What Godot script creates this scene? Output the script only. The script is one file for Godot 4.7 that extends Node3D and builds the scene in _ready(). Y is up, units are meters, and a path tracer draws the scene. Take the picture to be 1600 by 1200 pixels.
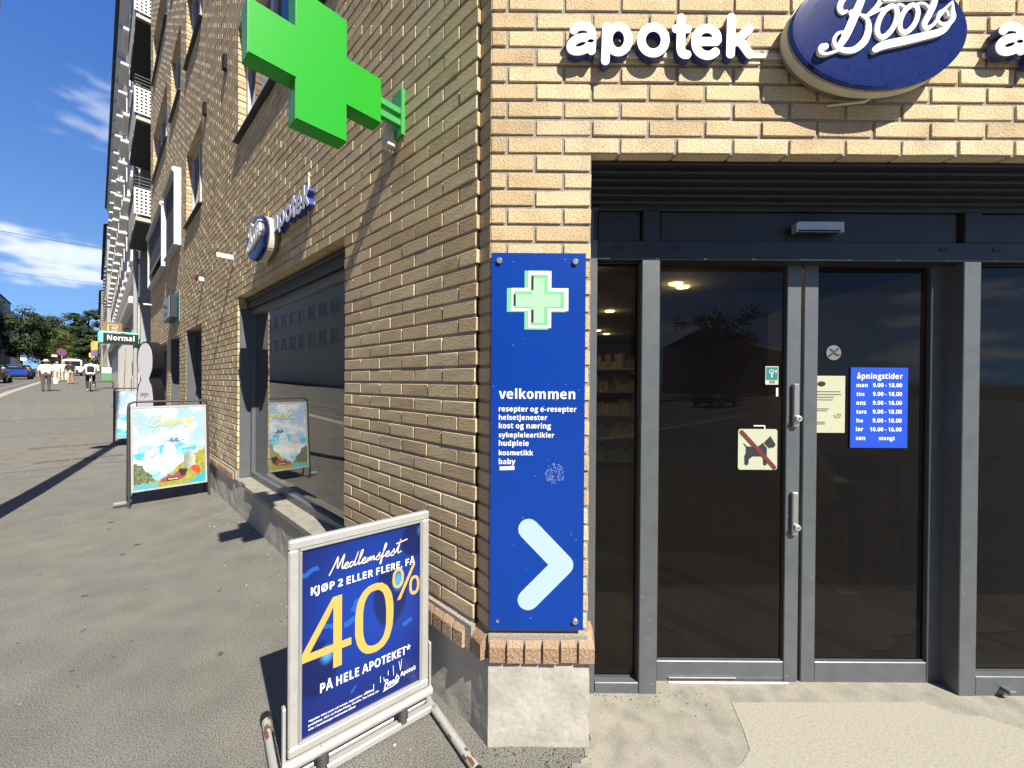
extends Node3D
# A brick corner building with a pharmacy, its street and what stands in it. Two frames are used: the world
# (entrance wall across z = -D, x to the right) and the long street wall: s metres along it from the corner, o metres out of it.
const D := 1.64
const TH := deg_to_rad(47.3)
var dL := Vector3(-sin(TH), 0, -cos(TH))
var nL := Vector3(-cos(TH), 0, sin(TH))
var G := Vector3(-.163, 0, -1.697)
var SB := Basis(-Vector3(-sin(TH), 0, -cos(TH)), Vector3.UP, Vector3(-cos(TH), 0, sin(TH)))
const BP := .0753   # brick course
const Y0 := .502    # foot of the first course
var M := {}
var taken := {}

# ---------------------------------------------------------------- mesh collector
class MB:
	var v := PackedVector3Array()
	var n := PackedVector3Array()
	var u := PackedVector2Array()
	var c := PackedColorArray()
	var t := Transform3D.IDENTITY
	var col := Color.WHITE
	func tri(a: Vector3, b: Vector3, d: Vector3) -> void:
		a = t * a; b = t * b; d = t * d
		var k := (d - a).cross(b - a).normalized()
		v.append_array([a, b, d]); n.append_array([k, k, k])
		u.append_array([Vector2.ZERO, Vector2.ZERO, Vector2.ZERO]); c.append_array([col, col, col])
	func quad(a: Vector3, b: Vector3, d: Vector3, e: Vector3) -> void:
		tri(a, b, d); tri(a, d, e)
	func quv(a: Vector3, b: Vector3, d: Vector3, e: Vector3) -> void:   # a top left, then clockwise
		quad(a, b, d, e)
		var i := u.size() - 6
		var q := [Vector2(0, 0), Vector2(1, 0), Vector2(1, 1), Vector2(0, 0), Vector2(1, 1), Vector2(0, 1)]
		for j in 6: u[i + j] = q[j]
	func tris(a: Vector3, b: Vector3, d: Vector3, na: Vector3, nb: Vector3, nd: Vector3) -> void:
		if (d - a).cross(b - a).dot(na + nb + nd) < 0:
			var w := b; b = d; d = w; w = nb; nb = nd; nd = w
		v.append_array([t * a, t * b, t * d])
		n.append_array([(t.basis * na).normalized(), (t.basis * nb).normalized(), (t.basis * nd).normalized()])
		u.append_array([Vector2.ZERO, Vector2.ZERO, Vector2.ZERO]); c.append_array([col, col, col])
	func box(p: Vector3, s: Vector3, ch := 0.0) -> void:   # centre, size, chamfer
		var h := s * .5
		if ch <= 0.0:
			for ax in 3:
				for sg in [-1.0, 1.0]:
					var a := Vector3.ZERO; var b := Vector3.ZERO; var d := Vector3.ZERO
					a[ax] = h[ax] * sg; b[(ax + 1) % 3] = h[(ax + 1) % 3] * sg; d[(ax + 2) % 3] = h[(ax + 2) % 3]
					quad(p + a - b - d, p + a - b + d, p + a + b + d, p + a + b - d)
			return
		for ax in 3:
			var i := (ax + 1) % 3; var j := (ax + 2) % 3
			for sg in [-1.0, 1.0]:
				var a := Vector3.ZERO; var b := Vector3.ZERO; var d := Vector3.ZERO
				a[ax] = h[ax] * sg; b[i] = (h[i] - ch) * sg; d[j] = h[j] - ch
				quad(p + a - b - d, p + a - b + d, p + a + b + d, p + a + b - d)
			for si in [-1.0, 1.0]:
				for sj in [-1.0, 1.0]:
					var e := Vector3.ZERO; var f := Vector3.ZERO; var g := Vector3.ZERO
					e[i] = h[i] * si; e[j] = (h[j] - ch) * sj
					f[i] = (h[i] - ch) * si; f[j] = h[j] * sj
					g[ax] = h[ax] - ch
					if si * sj > 0: quad(p + e - g, p + f - g, p + f + g, p + e + g)
					else: quad(p + f - g, p + e - g, p + e + g, p + f + g)
		for sx in [-1.0, 1.0]:
			for sy in [-1.0, 1.0]:
				for sz in [-1.0, 1.0]:
					var x := Vector3(h.x * sx, (h.y - ch) * sy, (h.z - ch) * sz)
					var y := Vector3((h.x - ch) * sx, h.y * sy, (h.z - ch) * sz)
					var z := Vector3((h.x - ch) * sx, (h.y - ch) * sy, h.z * sz)
					if sx * sy * sz > 0: tri(p + x, p + z, p + y)
					else: tri(p + x, p + y, p + z)
	func tube(pts: PackedVector3Array, rad, k := 8, closed := false) -> void:
		var m := pts.size(); var rings := []; var nrm := []
		var up := Vector3.UP
		for i in m:
			var a := pts[(i - 1 + m) % m] if (closed or i > 0) else pts[i]
			var b := pts[(i + 1) % m] if (closed or i < m - 1) else pts[i]
			var d := (b - a).normalized()
			if abs(d.dot(up)) > .97: up = Vector3.RIGHT if abs(d.x) < .7 else Vector3.BACK
			var x := d.cross(up).normalized(); var y := x.cross(d).normalized()
			up = y
			var r: float = rad if (rad is float) else rad[i]
			var ring := PackedVector3Array(); var nr := PackedVector3Array()
			for j in k:
				var q := x * cos(TAU * j / k) + y * sin(TAU * j / k)
				ring.append(pts[i] + q * r); nr.append(q)
			rings.append(ring); nrm.append(nr)
		for i in (m if closed else m - 1):
			var w := (i + 1) % m
			for j in k:
				var z := (j + 1) % k
				tris(rings[i][j], rings[w][j], rings[w][z], nrm[i][j], nrm[w][j], nrm[w][z])
				tris(rings[i][j], rings[w][z], rings[i][z], nrm[i][j], nrm[w][z], nrm[i][z])
		if not closed:
			for j in k:
				tri(pts[0], rings[0][j], rings[0][(j + 1) % k]); tri(pts[m - 1], rings[m - 1][(j + 1) % k], rings[m - 1][j])
	func lathe(prof: Array, k := 24) -> void:   # [radius, height] round the y axis, smooth round, flat along
		for i in prof.size() - 1:
			var a: Array = prof[i]; var b: Array = prof[i + 1]
			var sl := Vector2(b[1] - a[1], a[0] - b[0]).normalized()
			for j in k:
				var p := TAU * j / k; var q := TAU * (j + 1) / k
				var ep := Vector3(cos(p), 0, sin(p)); var eq := Vector3(cos(q), 0, sin(q))
				var np := ep * sl.x + Vector3.UP * sl.y; var nq := eq * sl.x + Vector3.UP * sl.y
				var A: Vector3 = ep * a[0] + Vector3.UP * a[1]; var B: Vector3 = ep * b[0] + Vector3.UP * b[1]
				var C: Vector3 = eq * b[0] + Vector3.UP * b[1]; var E: Vector3 = eq * a[0] + Vector3.UP * a[1]
				if b[0] > 0: tris(A, B, C, np, np, nq)
				if a[0] > 0: tris(A, C, E, np, nq, nq)
	func prism(poly: PackedVector2Array, z0: float, z1: float, back := true) -> void:
		var ix := Geometry2D.triangulate_polygon(poly)
		for i in range(0, ix.size(), 3):
			var a := poly[ix[i]]; var b := poly[ix[i + 1]]; var d := poly[ix[i + 2]]
			if (b - a).cross(d - a) > 0: var w := b; b = d; d = w
			tri(Vector3(a.x, a.y, z1), Vector3(b.x, b.y, z1), Vector3(d.x, d.y, z1))
			if back: tri(Vector3(a.x, a.y, z0), Vector3(d.x, d.y, z0), Vector3(b.x, b.y, z0))
		var cw := Geometry2D.is_polygon_clockwise(poly)
		for i in poly.size():
			var a := poly[i]; var b := poly[(i + 1) % poly.size()]
			if cw: var w := a; a = b; b = w
			quad(Vector3(a.x, a.y, z0), Vector3(a.x, a.y, z1), Vector3(b.x, b.y, z1), Vector3(b.x, b.y, z0))
	func ribbon(pts: PackedVector2Array, wid, z0: float, z1: float, closed := false, round_ends := true) -> void:   # a raised stroke
		var m := pts.size(); var l := PackedVector2Array(); var r := PackedVector2Array()
		for i in m:
			var a := pts[(i - 1 + m) % m] if (closed or i > 0) else pts[i]
			var b := pts[(i + 1) % m] if (closed or i < m - 1) else pts[i]
			var d := (b - a).normalized().orthogonal()
			var h: float = (wid if (wid is float) else wid[i]) * .5
			l.append(pts[i] + d * h); r.append(pts[i] - d * h)
		for i in (m if closed else m - 1):
			var j := (i + 1) % m
			quad(Vector3(l[i].x, l[i].y, z1), Vector3(l[j].x, l[j].y, z1), Vector3(r[j].x, r[j].y, z1), Vector3(r[i].x, r[i].y, z1))
			quad(Vector3(l[i].x, l[i].y, z0), Vector3(l[j].x, l[j].y, z0), Vector3(l[j].x, l[j].y, z1), Vector3(l[i].x, l[i].y, z1))
			quad(Vector3(r[j].x, r[j].y, z0), Vector3(r[i].x, r[i].y, z0), Vector3(r[i].x, r[i].y, z1), Vector3(r[j].x, r[j].y, z1))
		if round_ends and not closed:
			for e in 2:
				var p := pts[0] if e == 0 else pts[m - 1]
				var d := (pts[0] - pts[1]).normalized() if e == 0 else (pts[m - 1] - pts[m - 2]).normalized()
				var h: float = (wid if (wid is float) else wid[0 if e == 0 else m - 1]) * .5
				for k in 8:
					var a := p + d.rotated(-PI / 2 + PI * k / 8) * h; var b := p + d.rotated(-PI / 2 + PI * (k + 1) / 8) * h
					tri(Vector3(p.x, p.y, z1), Vector3(b.x, b.y, z1), Vector3(a.x, a.y, z1))
					quad(Vector3(a.x, a.y, z0), Vector3(a.x, a.y, z1), Vector3(b.x, b.y, z1), Vector3(b.x, b.y, z0))
	func mesh(colors := false) -> ArrayMesh:
		var a := []; a.resize(Mesh.ARRAY_MAX)
		a[Mesh.ARRAY_VERTEX] = v; a[Mesh.ARRAY_NORMAL] = n; a[Mesh.ARRAY_TEX_UV] = u
		if colors: a[Mesh.ARRAY_COLOR] = c
		var m := ArrayMesh.new()
		m.add_surface_from_arrays(Mesh.PRIMITIVE_TRIANGLES, a)
		return m

# ---------------------------------------------------------------- nodes
func W(s: float, o: float, y: float) -> Vector3: return G + dL * s + nL * o + Vector3.UP * y
func wall_xf(s := 0.0, o := 0.0, y := 0.0) -> Transform3D: return Transform3D(SB, W(s, o, y))   # local x runs towards the corner, z out of the wall
func gh(s: float) -> float:   # height of the pavement
	var k := [[-200, 0], [7, 0], [12, .1], [20, .38], [32, .83], [63, 1.62], [120, 2.9], [420, 8.5]]
	for i in k.size() - 1:
		if s <= k[i + 1][0]: return lerp(float(k[i][1]), float(k[i + 1][1]), clampf((s - k[i][0]) / (k[i + 1][0] - k[i][0]), 0, 1))
	return 8.5
func uniq(nm: String) -> String:
	taken[nm] = taken.get(nm, -1) + 1
	return nm if taken[nm] == 0 else "%s_%03d" % [nm, taken[nm]]
func thing(nm: String, label: String, cat: String, xf := Transform3D.IDENTITY, group := "") -> Node3D:
	var o := Node3D.new(); o.name = uniq(nm); o.transform = xf; add_child(o)
	tag(o, label, cat, group)
	return o
func tag(o: Node, label: String, cat: String, group := "") -> void:
	o.set_meta("label", label); o.set_meta("category", cat)
	if group: o.set_meta("group", group)
func part(nm: String, m, mt: Material, parent: Node, xf := Transform3D.IDENTITY, colors := false) -> MeshInstance3D:
	var o := MeshInstance3D.new(); o.name = nm
	o.mesh = m.mesh(colors) if m is MB else m
	o.material_override = mt; o.transform = xf
	parent.add_child(o, true)
	return o
func struct(nm: String, m: MB, mt: Material) -> MeshInstance3D:
	var o := part(uniq(nm), m, mt, self)
	o.set_meta("kind", "structure")
	return o
func bx(nm: String, parent: Node, mt: Material, p: Vector3, s: Vector3, ch := 0.0) -> MeshInstance3D:
	var m := MB.new(); m.box(Vector3.ZERO, s, ch)
	return part(nm, m, mt, parent, Transform3D(Basis(), p))
func tb(nm: String, parent: Node, mt: Material, pts: Array, r, k := 8) -> MeshInstance3D:
	var m := MB.new(); m.tube(PackedVector3Array(pts), r, k)
	return part(nm, m, mt, parent)
var fonts := {}
func words(nm: String, txt: String, parent: Node, mt: Material, at: Vector3, w: float, h: float, bold := true, depth := .001, left := true) -> MeshInstance3D:   # fits the text into w x h from its lower left corner
	if not fonts.has(bold):
		var f := SystemFont.new(); f.font_names = PackedStringArray(["Droid Sans"]); f.font_weight = 700 if bold else 400
		fonts[bold] = f
	var t := TextMesh.new(); t.text = txt; t.font = fonts[bold]; t.font_size = 48; t.pixel_size = .01; t.depth = .1; t.curve_step = 2.0
	var o := MeshInstance3D.new(); o.name = nm; o.mesh = t; o.material_override = mt
	var b := t.get_aabb()
	var sx := w / b.size.x; var sy := h / b.size.y if h > 0 else sx
	o.transform = Transform3D(Basis.from_scale(Vector3(sx, sy, depth / .1)), at - Vector3(b.position.x * sx, b.position.y * sy, -depth * .5))
	parent.add_child(o, true)
	return o
func spline(p: Array, steps := 8, closed := false) -> PackedVector2Array:   # Catmull-Rom
	var out := PackedVector2Array(); var m := p.size()
	for i in (m if closed else m - 1):
		var a: Vector2 = p[(i - 1 + m) % m] if closed or i > 0 else p[i]
		var b: Vector2 = p[i]; var c: Vector2 = p[(i + 1) % m]
		var d: Vector2 = p[(i + 2) % m] if closed or i < m - 2 else c
		for k in steps: out.append(b.cubic_interpolate(c, a, d, float(k) / steps))
	if not closed: out.append(p[m - 1])
	return out
func V2(a: Array) -> Array:   # flat list of numbers to points
	var o := []
	for i in range(0, a.size(), 2): o.append(Vector2(a[i], a[i + 1]))
	return o

# ---------------------------------------------------------------- materials
func lin(r: float, g: float, b: float) -> Color: return Color(r, g, b).linear_to_srgb()
func mat(r: float, g: float, b: float, rough := .7, metal := 0.0) -> StandardMaterial3D:
	var m := StandardMaterial3D.new(); m.albedo_color = lin(r, g, b); m.roughness = rough; m.metallic = metal
	return m
func noise_tex(freq: float, lo: float, hi: float, seed_: int, size := 512, octaves := 4, kind := FastNoiseLite.TYPE_SIMPLEX_SMOOTH, normal := false, bump := 4.0) -> NoiseTexture2D:
	var f := FastNoiseLite.new(); f.noise_type = kind; f.seed = seed_; f.frequency = freq; f.fractal_octaves = octaves
	if freq < .06 and not normal:   # broken up, so that no lattice shows
		f.domain_warp_enabled = true; f.domain_warp_amplitude = .45 / freq; f.domain_warp_frequency = freq * 1.7; f.domain_warp_fractal_octaves = 3
	if octaves < 2: f.fractal_type = FastNoiseLite.FRACTAL_NONE
	var t := NoiseTexture2D.new(); t.noise = f; t.width = size; t.height = size; t.seamless = true
	if normal:
		t.as_normal_map = true; t.bump_strength = bump
	else:
		var g := Gradient.new(); g.offsets = PackedFloat32Array([0, 1]); g.colors = PackedColorArray([Color(lo, lo, lo), Color(hi, hi, hi)])
		t.color_ramp = g
	return t
func skin(m: StandardMaterial3D, tex, scale: float, nrm = null, ns := 1.0) -> StandardMaterial3D:
	m.uv1_triplanar = true; m.uv1_world_triplanar = true; m.uv1_scale = Vector3.ONE * scale
	if tex: m.albedo_texture = tex
	if nrm: m.normal_enabled = true; m.normal_texture = nrm; m.normal_scale = ns
	return m
func grain(m: StandardMaterial3D, tex, scale: float) -> StandardMaterial3D:   # a second, coarser pattern that multiplies the first
	m.detail_enabled = true; m.detail_blend_mode = BaseMaterial3D.BLEND_MODE_MUL; m.detail_albedo = tex
	m.detail_uv_layer = BaseMaterial3D.DETAIL_UV_2; m.uv2_triplanar = true; m.uv2_world_triplanar = true; m.uv2_scale = Vector3.ONE * scale
	return m
func glass(r: float, g: float, b: float, a: float) -> StandardMaterial3D:
	var m := mat(r, g, b, .0); m.albedo_color.a = a; m.transparency = BaseMaterial3D.TRANSPARENCY_ALPHA; m.metallic_specular = .5
	return m
func print_tex(w: int, h: int, f: Callable) -> ImageTexture:   # a flat print, computed pixel by pixel
	var im := Image.create(w, h, true, Image.FORMAT_RGB8)
	for y in h:
		for x in w: im.set_pixel(x, y, f.call((x + .5) / w, (y + .5) / h))
	im.generate_mipmaps()
	return ImageTexture.create_from_image(im)
func materials() -> void:
	var bn := noise_tex(.035, 0, 1, 3, 512, 4, FastNoiseLite.TYPE_SIMPLEX_SMOOTH, true, 6.0)
	var bt := noise_tex(.07, .66, 1.18, 4, 512, 5)
	var big := noise_tex(.012, .88, 1.1, 6, 512, 3)
	M.bricks = []
	for k in [[.70, .56, .335], [.67, .52, .305], [.73, .595, .37], [.63, .475, .275], [.70, .55, .345], [.58, .425, .25]]:
		M.bricks.append(grain(skin(mat(k[0], k[1], k[2], .88), bt, 3.4, bn, .40), big, .7))
	M.brickmm = grain(skin(mat(1, 1, 1, .88), bt, 3.4, bn, .40), big, .7); M.brickmm.vertex_color_use_as_albedo = true
	M.sillbrick = []
	for k in [[.40, .275, .175], [.36, .235, .145], [.44, .31, .205]]: M.sillbrick.append(skin(mat(k[0], k[1], k[2], .85), bt, 2.6, bn, .8))
	M.mortar = skin(mat(.37, .34, .295, .95), noise_tex(.09, .7, 1.1, 9), 3.0, bn, .5)
	M.plaster = grain(skin(mat(.46, .44, .395, .92), noise_tex(.05, .93, 1.03, 12, 512, 5), 1.2, noise_tex(.02, 0, 1, 14, 512, 4, FastNoiseLite.TYPE_SIMPLEX_SMOOTH, true, 3.0), .5), noise_tex(.012, .90, 1.04, 15, 512, 4), .8)
	M.concrete = grain(skin(mat(.30, .285, .24, .93), noise_tex(.2, .80, 1.15, 16, 512, 3), 1.2, noise_tex(.12, 0, 1, 17, 512, 3, FastNoiseLite.TYPE_SIMPLEX_SMOOTH, true, 2.0), .25), noise_tex(.016, .84, 1.06, 18, 512, 5), .8)
	M.asphalt = grain(skin(mat(.270, .270, .245, .95), noise_tex(.24, .35, 1.45, 20, 512, 3), 1.0, noise_tex(.25, 0, 1, 21, 512, 2, FastNoiseLite.TYPE_SIMPLEX_SMOOTH, true, 3.0), .45), stain_tex(), .085)
	M.asphalt2 = grain(skin(mat(.205, .198, .175, .95), noise_tex(.30, .6, 1.2, 22, 512, 3), 1.7), noise_tex(.02, .85, 1.08, 23), .3)
	M.road = grain(skin(mat(.15, .145, .135, .95), noise_tex(.28, .7, 1.2, 24, 512, 3), 1.5), noise_tex(.02, .8, 1.1, 25), .1)
	M.granite = skin(mat(.42, .38, .30, .85), noise_tex(.2, .75, 1.1, 26, 512, 3), 2.0)
	var scuff := noise_tex(.012, .93, 1.04, 27, 512, 5)
	M.alu = skin(mat(.125, .14, .155, .42), scuff, 1.1); M.alu.metallic = .25
	M.anth = skin(mat(.024, .028, .034, .45), scuff, 1.1)
	M.anth2 = mat(.02, .023, .028, .45)
	M.silver = skin(mat(.50, .50, .48, .36, .35), scuff, 2.0)
	M.steel = mat(.55, .55, .54, .3, .8)
	M.rust = skin(mat(.16, .075, .04, .95), bt, 6.0)
	M.black = mat(.012, .012, .013, .5)
	M.rubber = mat(.03, .03, .032, .7)
	M.white = mat(.80, .80, .78, .5)
	M.letter = mat(.84, .84, .82, .42)
	M.offwhite = skin(mat(.66, .62, .52, .6), scuff, 2.0)
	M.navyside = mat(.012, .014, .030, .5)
	M.oval = skin(mat(.013, .023, .12, .13), noise_tex(.04, .80, 1.25, 30, 512, 5), 1.5); M.oval.metallic_specular = .4
	M.signblue = skin(mat(.0, .040, .30, .30), noise_tex(.006, .93, 1.05, 31, 256, 3), 1.0)
	M.cross = mat(.016, .33, .013, .28)
	M.crossside = mat(.016, .33, .013, .35)
	M.crosslight = mat(.05, .34, .08, .3)
	M.mint = mat(.18, .52, .27, .4)
	M.pale = mat(.40, .55, .66, .4)
	M.palegreen = mat(.36, .62, .42, .4)
	M.gold = mat(.60, .36, .09, .4)
	M.glass = glass(.002, .002, .003, .88); M.glass.metallic_specular = .36
	M.glass2 = glass(.014, .018, .016, .92); M.glass2.metallic_specular = 1.0; M.glass2.clearcoat_enabled = true; M.glass2.clearcoat = 1.0; M.glass2.clearcoat_roughness = 0.0
	M.pane = mat(.03, .038, .05, .05)
	M.wframe = mat(.45, .46, .46, .5)
	M.dark = mat(.035, .033, .03, .9)
	M.screen = mat(.055, .055, .058, .85)
	M.greymetal = mat(.25, .26, .26, .5)
	M.teal = mat(.12, .34, .31, .5)
	M.stucco = skin(mat(.74, .73, .70, .9), noise_tex(.04, .86, 1.05, 33), .6)
	M.stuccograu = skin(mat(.36, .36, .36, .9), noise_tex(.04, .86, 1.05, 34), .6)
	M.roof = mat(.035, .036, .042, .7)
	M.opp = skin(mat(.56, .58, .52, .9), noise_tex(.04, .85, 1.05, 35), .4)
	M.opp2 = skin(mat(.33, .29, .24, .9), noise_tex(.04, .85, 1.05, 36), .4)
	M.skypane = mat(.34, .37, .40, .12)  # office block panes: the reflected sky is put into their pale colour
	M.bark = mat(.07, .055, .04, .95)
	M.tyre = mat(.015, .015, .016, .8)
	M.vcol = mat(1, 1, 1, .8); M.vcol.vertex_color_use_as_albedo = true
func stain_tex() -> ImageTexture:   # old chewing gum, oil spots and patching of the asphalt, 12 m across
	var n := 1024
	var f := FastNoiseLite.new(); f.seed = 40; f.frequency = .006; f.fractal_octaves = 5
	var im := f.get_seamless_image(n, n)
	im.convert(Image.FORMAT_RGB8)
	var g := FastNoiseLite.new(); g.seed = 41; g.frequency = .03; g.fractal_octaves = 3
	var im2 := g.get_seamless_image(n, n)
	for y in n:
		for x in n:
			var a := im.get_pixel(x, y).r; var b := im2.get_pixel(x, y).r
			var q := clampf(.86 + (a - .5) * .05 + (b - .5) * .12, 0, 1)
			im.set_pixel(x, y, Color(q, q * .995, q * .985))
	var rng := RandomNumberGenerator.new(); rng.seed = 77
	for i in 1000:
		var cx := rng.randi_range(8, n - 9); var cy := rng.randi_range(8, n - 9); var r := rng.randf_range(.6, 2.6) * (1.0 if i % 5 == 0 else .6); var asp := rng.randf_range(.5, 1.0); var ang := rng.randf() * PI
		var k := rng.randf_range(.35, .8) if rng.randf() < .8 else 1.28
		for yy in range(-5, 6):
			for xx in range(-5, 6):
				var p := Vector2(xx, yy).rotated(ang); p.y /= asp
				if p.length() < r:
					var c := im.get_pixel(cx + xx, cy + yy)
					im.set_pixel(cx + xx, cy + yy, Color(c.r * k, c.g * k, c.b * k))
	im.generate_mipmaps()
	return ImageTexture.create_from_image(im)

# ---------------------------------------------------------------- camera, sky, sun
func view_and_light() -> void:
	var cam := Camera3D.new(); cam.name = "camera"
	cam.transform = Transform3D(Basis(Vector3.RIGHT, deg_to_rad(-.34)) * Basis(Vector3.BACK, deg_to_rad(.385)), Vector3(0, 1.56, 0))
	cam.fov = 90; cam.near = .05; cam.far = 2000; cam.current = true
	add_child(cam)
	var env := Environment.new()
	env.background_mode = Environment.BG_SKY
	env.sky = Sky.new()
	var pm := PanoramaSkyMaterial.new(); pm.panorama = sky_tex(); env.sky.sky_material = pm
	env.ambient_light_source = Environment.AMBIENT_SOURCE_SKY
	env.tonemap_mode = Environment.TONE_MAPPER_LINEAR
	env.tonemap_exposure = 1.9
	env.background_energy_multiplier = 1.0
	env.sdfgi_enabled = true; env.ssao_enabled = true; env.ssil_enabled = true
	var we := WorldEnvironment.new(); we.name = "environment"; we.environment = env; add_child(we)
	var sun := DirectionalLight3D.new(); sun.name = "sun"
	var az := deg_to_rad(38.9); var el := deg_to_rad(46.5)
	sun.look_at_from_position(Vector3.ZERO, Vector3(-sin(az) * cos(el), -sin(el), -cos(az) * cos(el)))
	sun.light_energy = 1.6; sun.light_color = Color(1, .965, .90); sun.light_angular_distance = .5; sun.shadow_enabled = true
	add_child(sun)
func sky_tex() -> ImageTexture:
	var w := 1536; var h := 768
	var im := Image.create(w, h, false, Image.FORMAT_RGBF)
	var f := FastNoiseLite.new(); f.seed = 5; f.frequency = 1.0; f.fractal_octaves = 5
	var f2 := FastNoiseLite.new(); f2.seed = 8; f2.frequency = 3.2; f2.fractal_octaves = 4
	var rng := RandomNumberGenerator.new(); rng.seed = 12
	var cl := []   # long flat fair-weather clouds: azimuth, elevation, half sizes (degrees), strength
	for a in [[-48.6, 22.8, 2.6, 1.3, .42], [-49.4, 20.6, 2.6, .7, .42], [-51.0, 25.0, 2.2, .6, .2], [-49.0, 14.3, 3.0, .6, .42], [-52, 15.6, 2.8, .8, .42], [-50, 8.6, 6, 1.0, .75], [-47.5, 6.6, 5, .8, .8], [-48.5, 4.3, 4, .9, .8], [-48, 2.6, 5, 1.0, .9], [-46.5, 1.0, 6, .8, .7], [-45.5, 31, 1.5, .6, .12], [-51, 18.6, 2.0, .8, .25]]: cl.append(a)
	for i in 70:
		var e := pow(rng.randf(), 1.6) * 55.0 + 1.0
		var az := rng.randf_range(-180, 180)
		if abs(az + 48) < 14: continue
		cl.append([az, e, rng.randf_range(3, 9) * (1 + e / 40), rng.randf_range(.8, 2.2) * (1 + e / 40), rng.randf_range(.3, .95)])
	for y in h:
		var el := (.5 - (y + .5) / h) * PI
		var ce := cos(el); var se := sin(el); var ed := rad_to_deg(el)
		var base: Color
		if se > 0:
			var t := pow(1.0 - se, 3.2)
			base = Color(.022, .085, .30).lerp(Color(.19, .37, .64), t)
		else: base = Color(.20, .19, .17)
		var near := []
		if se > -.02:
			for a in cl:
				if abs(ed - a[1]) < a[3] * 2.4: near.append(a)
		for x in w:
			var c := base
			if not near.is_empty():
				var az := ((x + .5) / w - .5) * 360.0
				var d := 0.0
				var p := Vector3.ZERO; var nz := 0.0; var got := false
				for a in near:
					var da: float = fposmod(az - a[0] + 180.0, 360.0) - 180.0
					if abs(da) > a[2] * 1.7: continue
					if not got:
						got = true
						var ar := deg_to_rad(az); p = Vector3(sin(ar) * ce, se * 5.5, -cos(ar) * ce)
						nz = f.get_noise_3dv(p * 6.0) * .9 + f2.get_noise_3dv(p * 9.0) * .45
					var q: float = pow(da / a[2], 2) + pow((ed - a[1]) / a[3] * (1.25 if ed < a[1] else .8), 2)
					d = maxf(d, a[4] * smoothstep(0.0, .9, .85 - q * .8 + nz * 1.25))
				if d > 0: c = base.lerp(Color(.62, .64, .67).lerp(Color(.46, .52, .61), clampf(.5 + nz, 0, 1) * .6), d)
			im.set_pixel(x, y, c)
	return ImageTexture.create_from_image(im)

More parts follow.
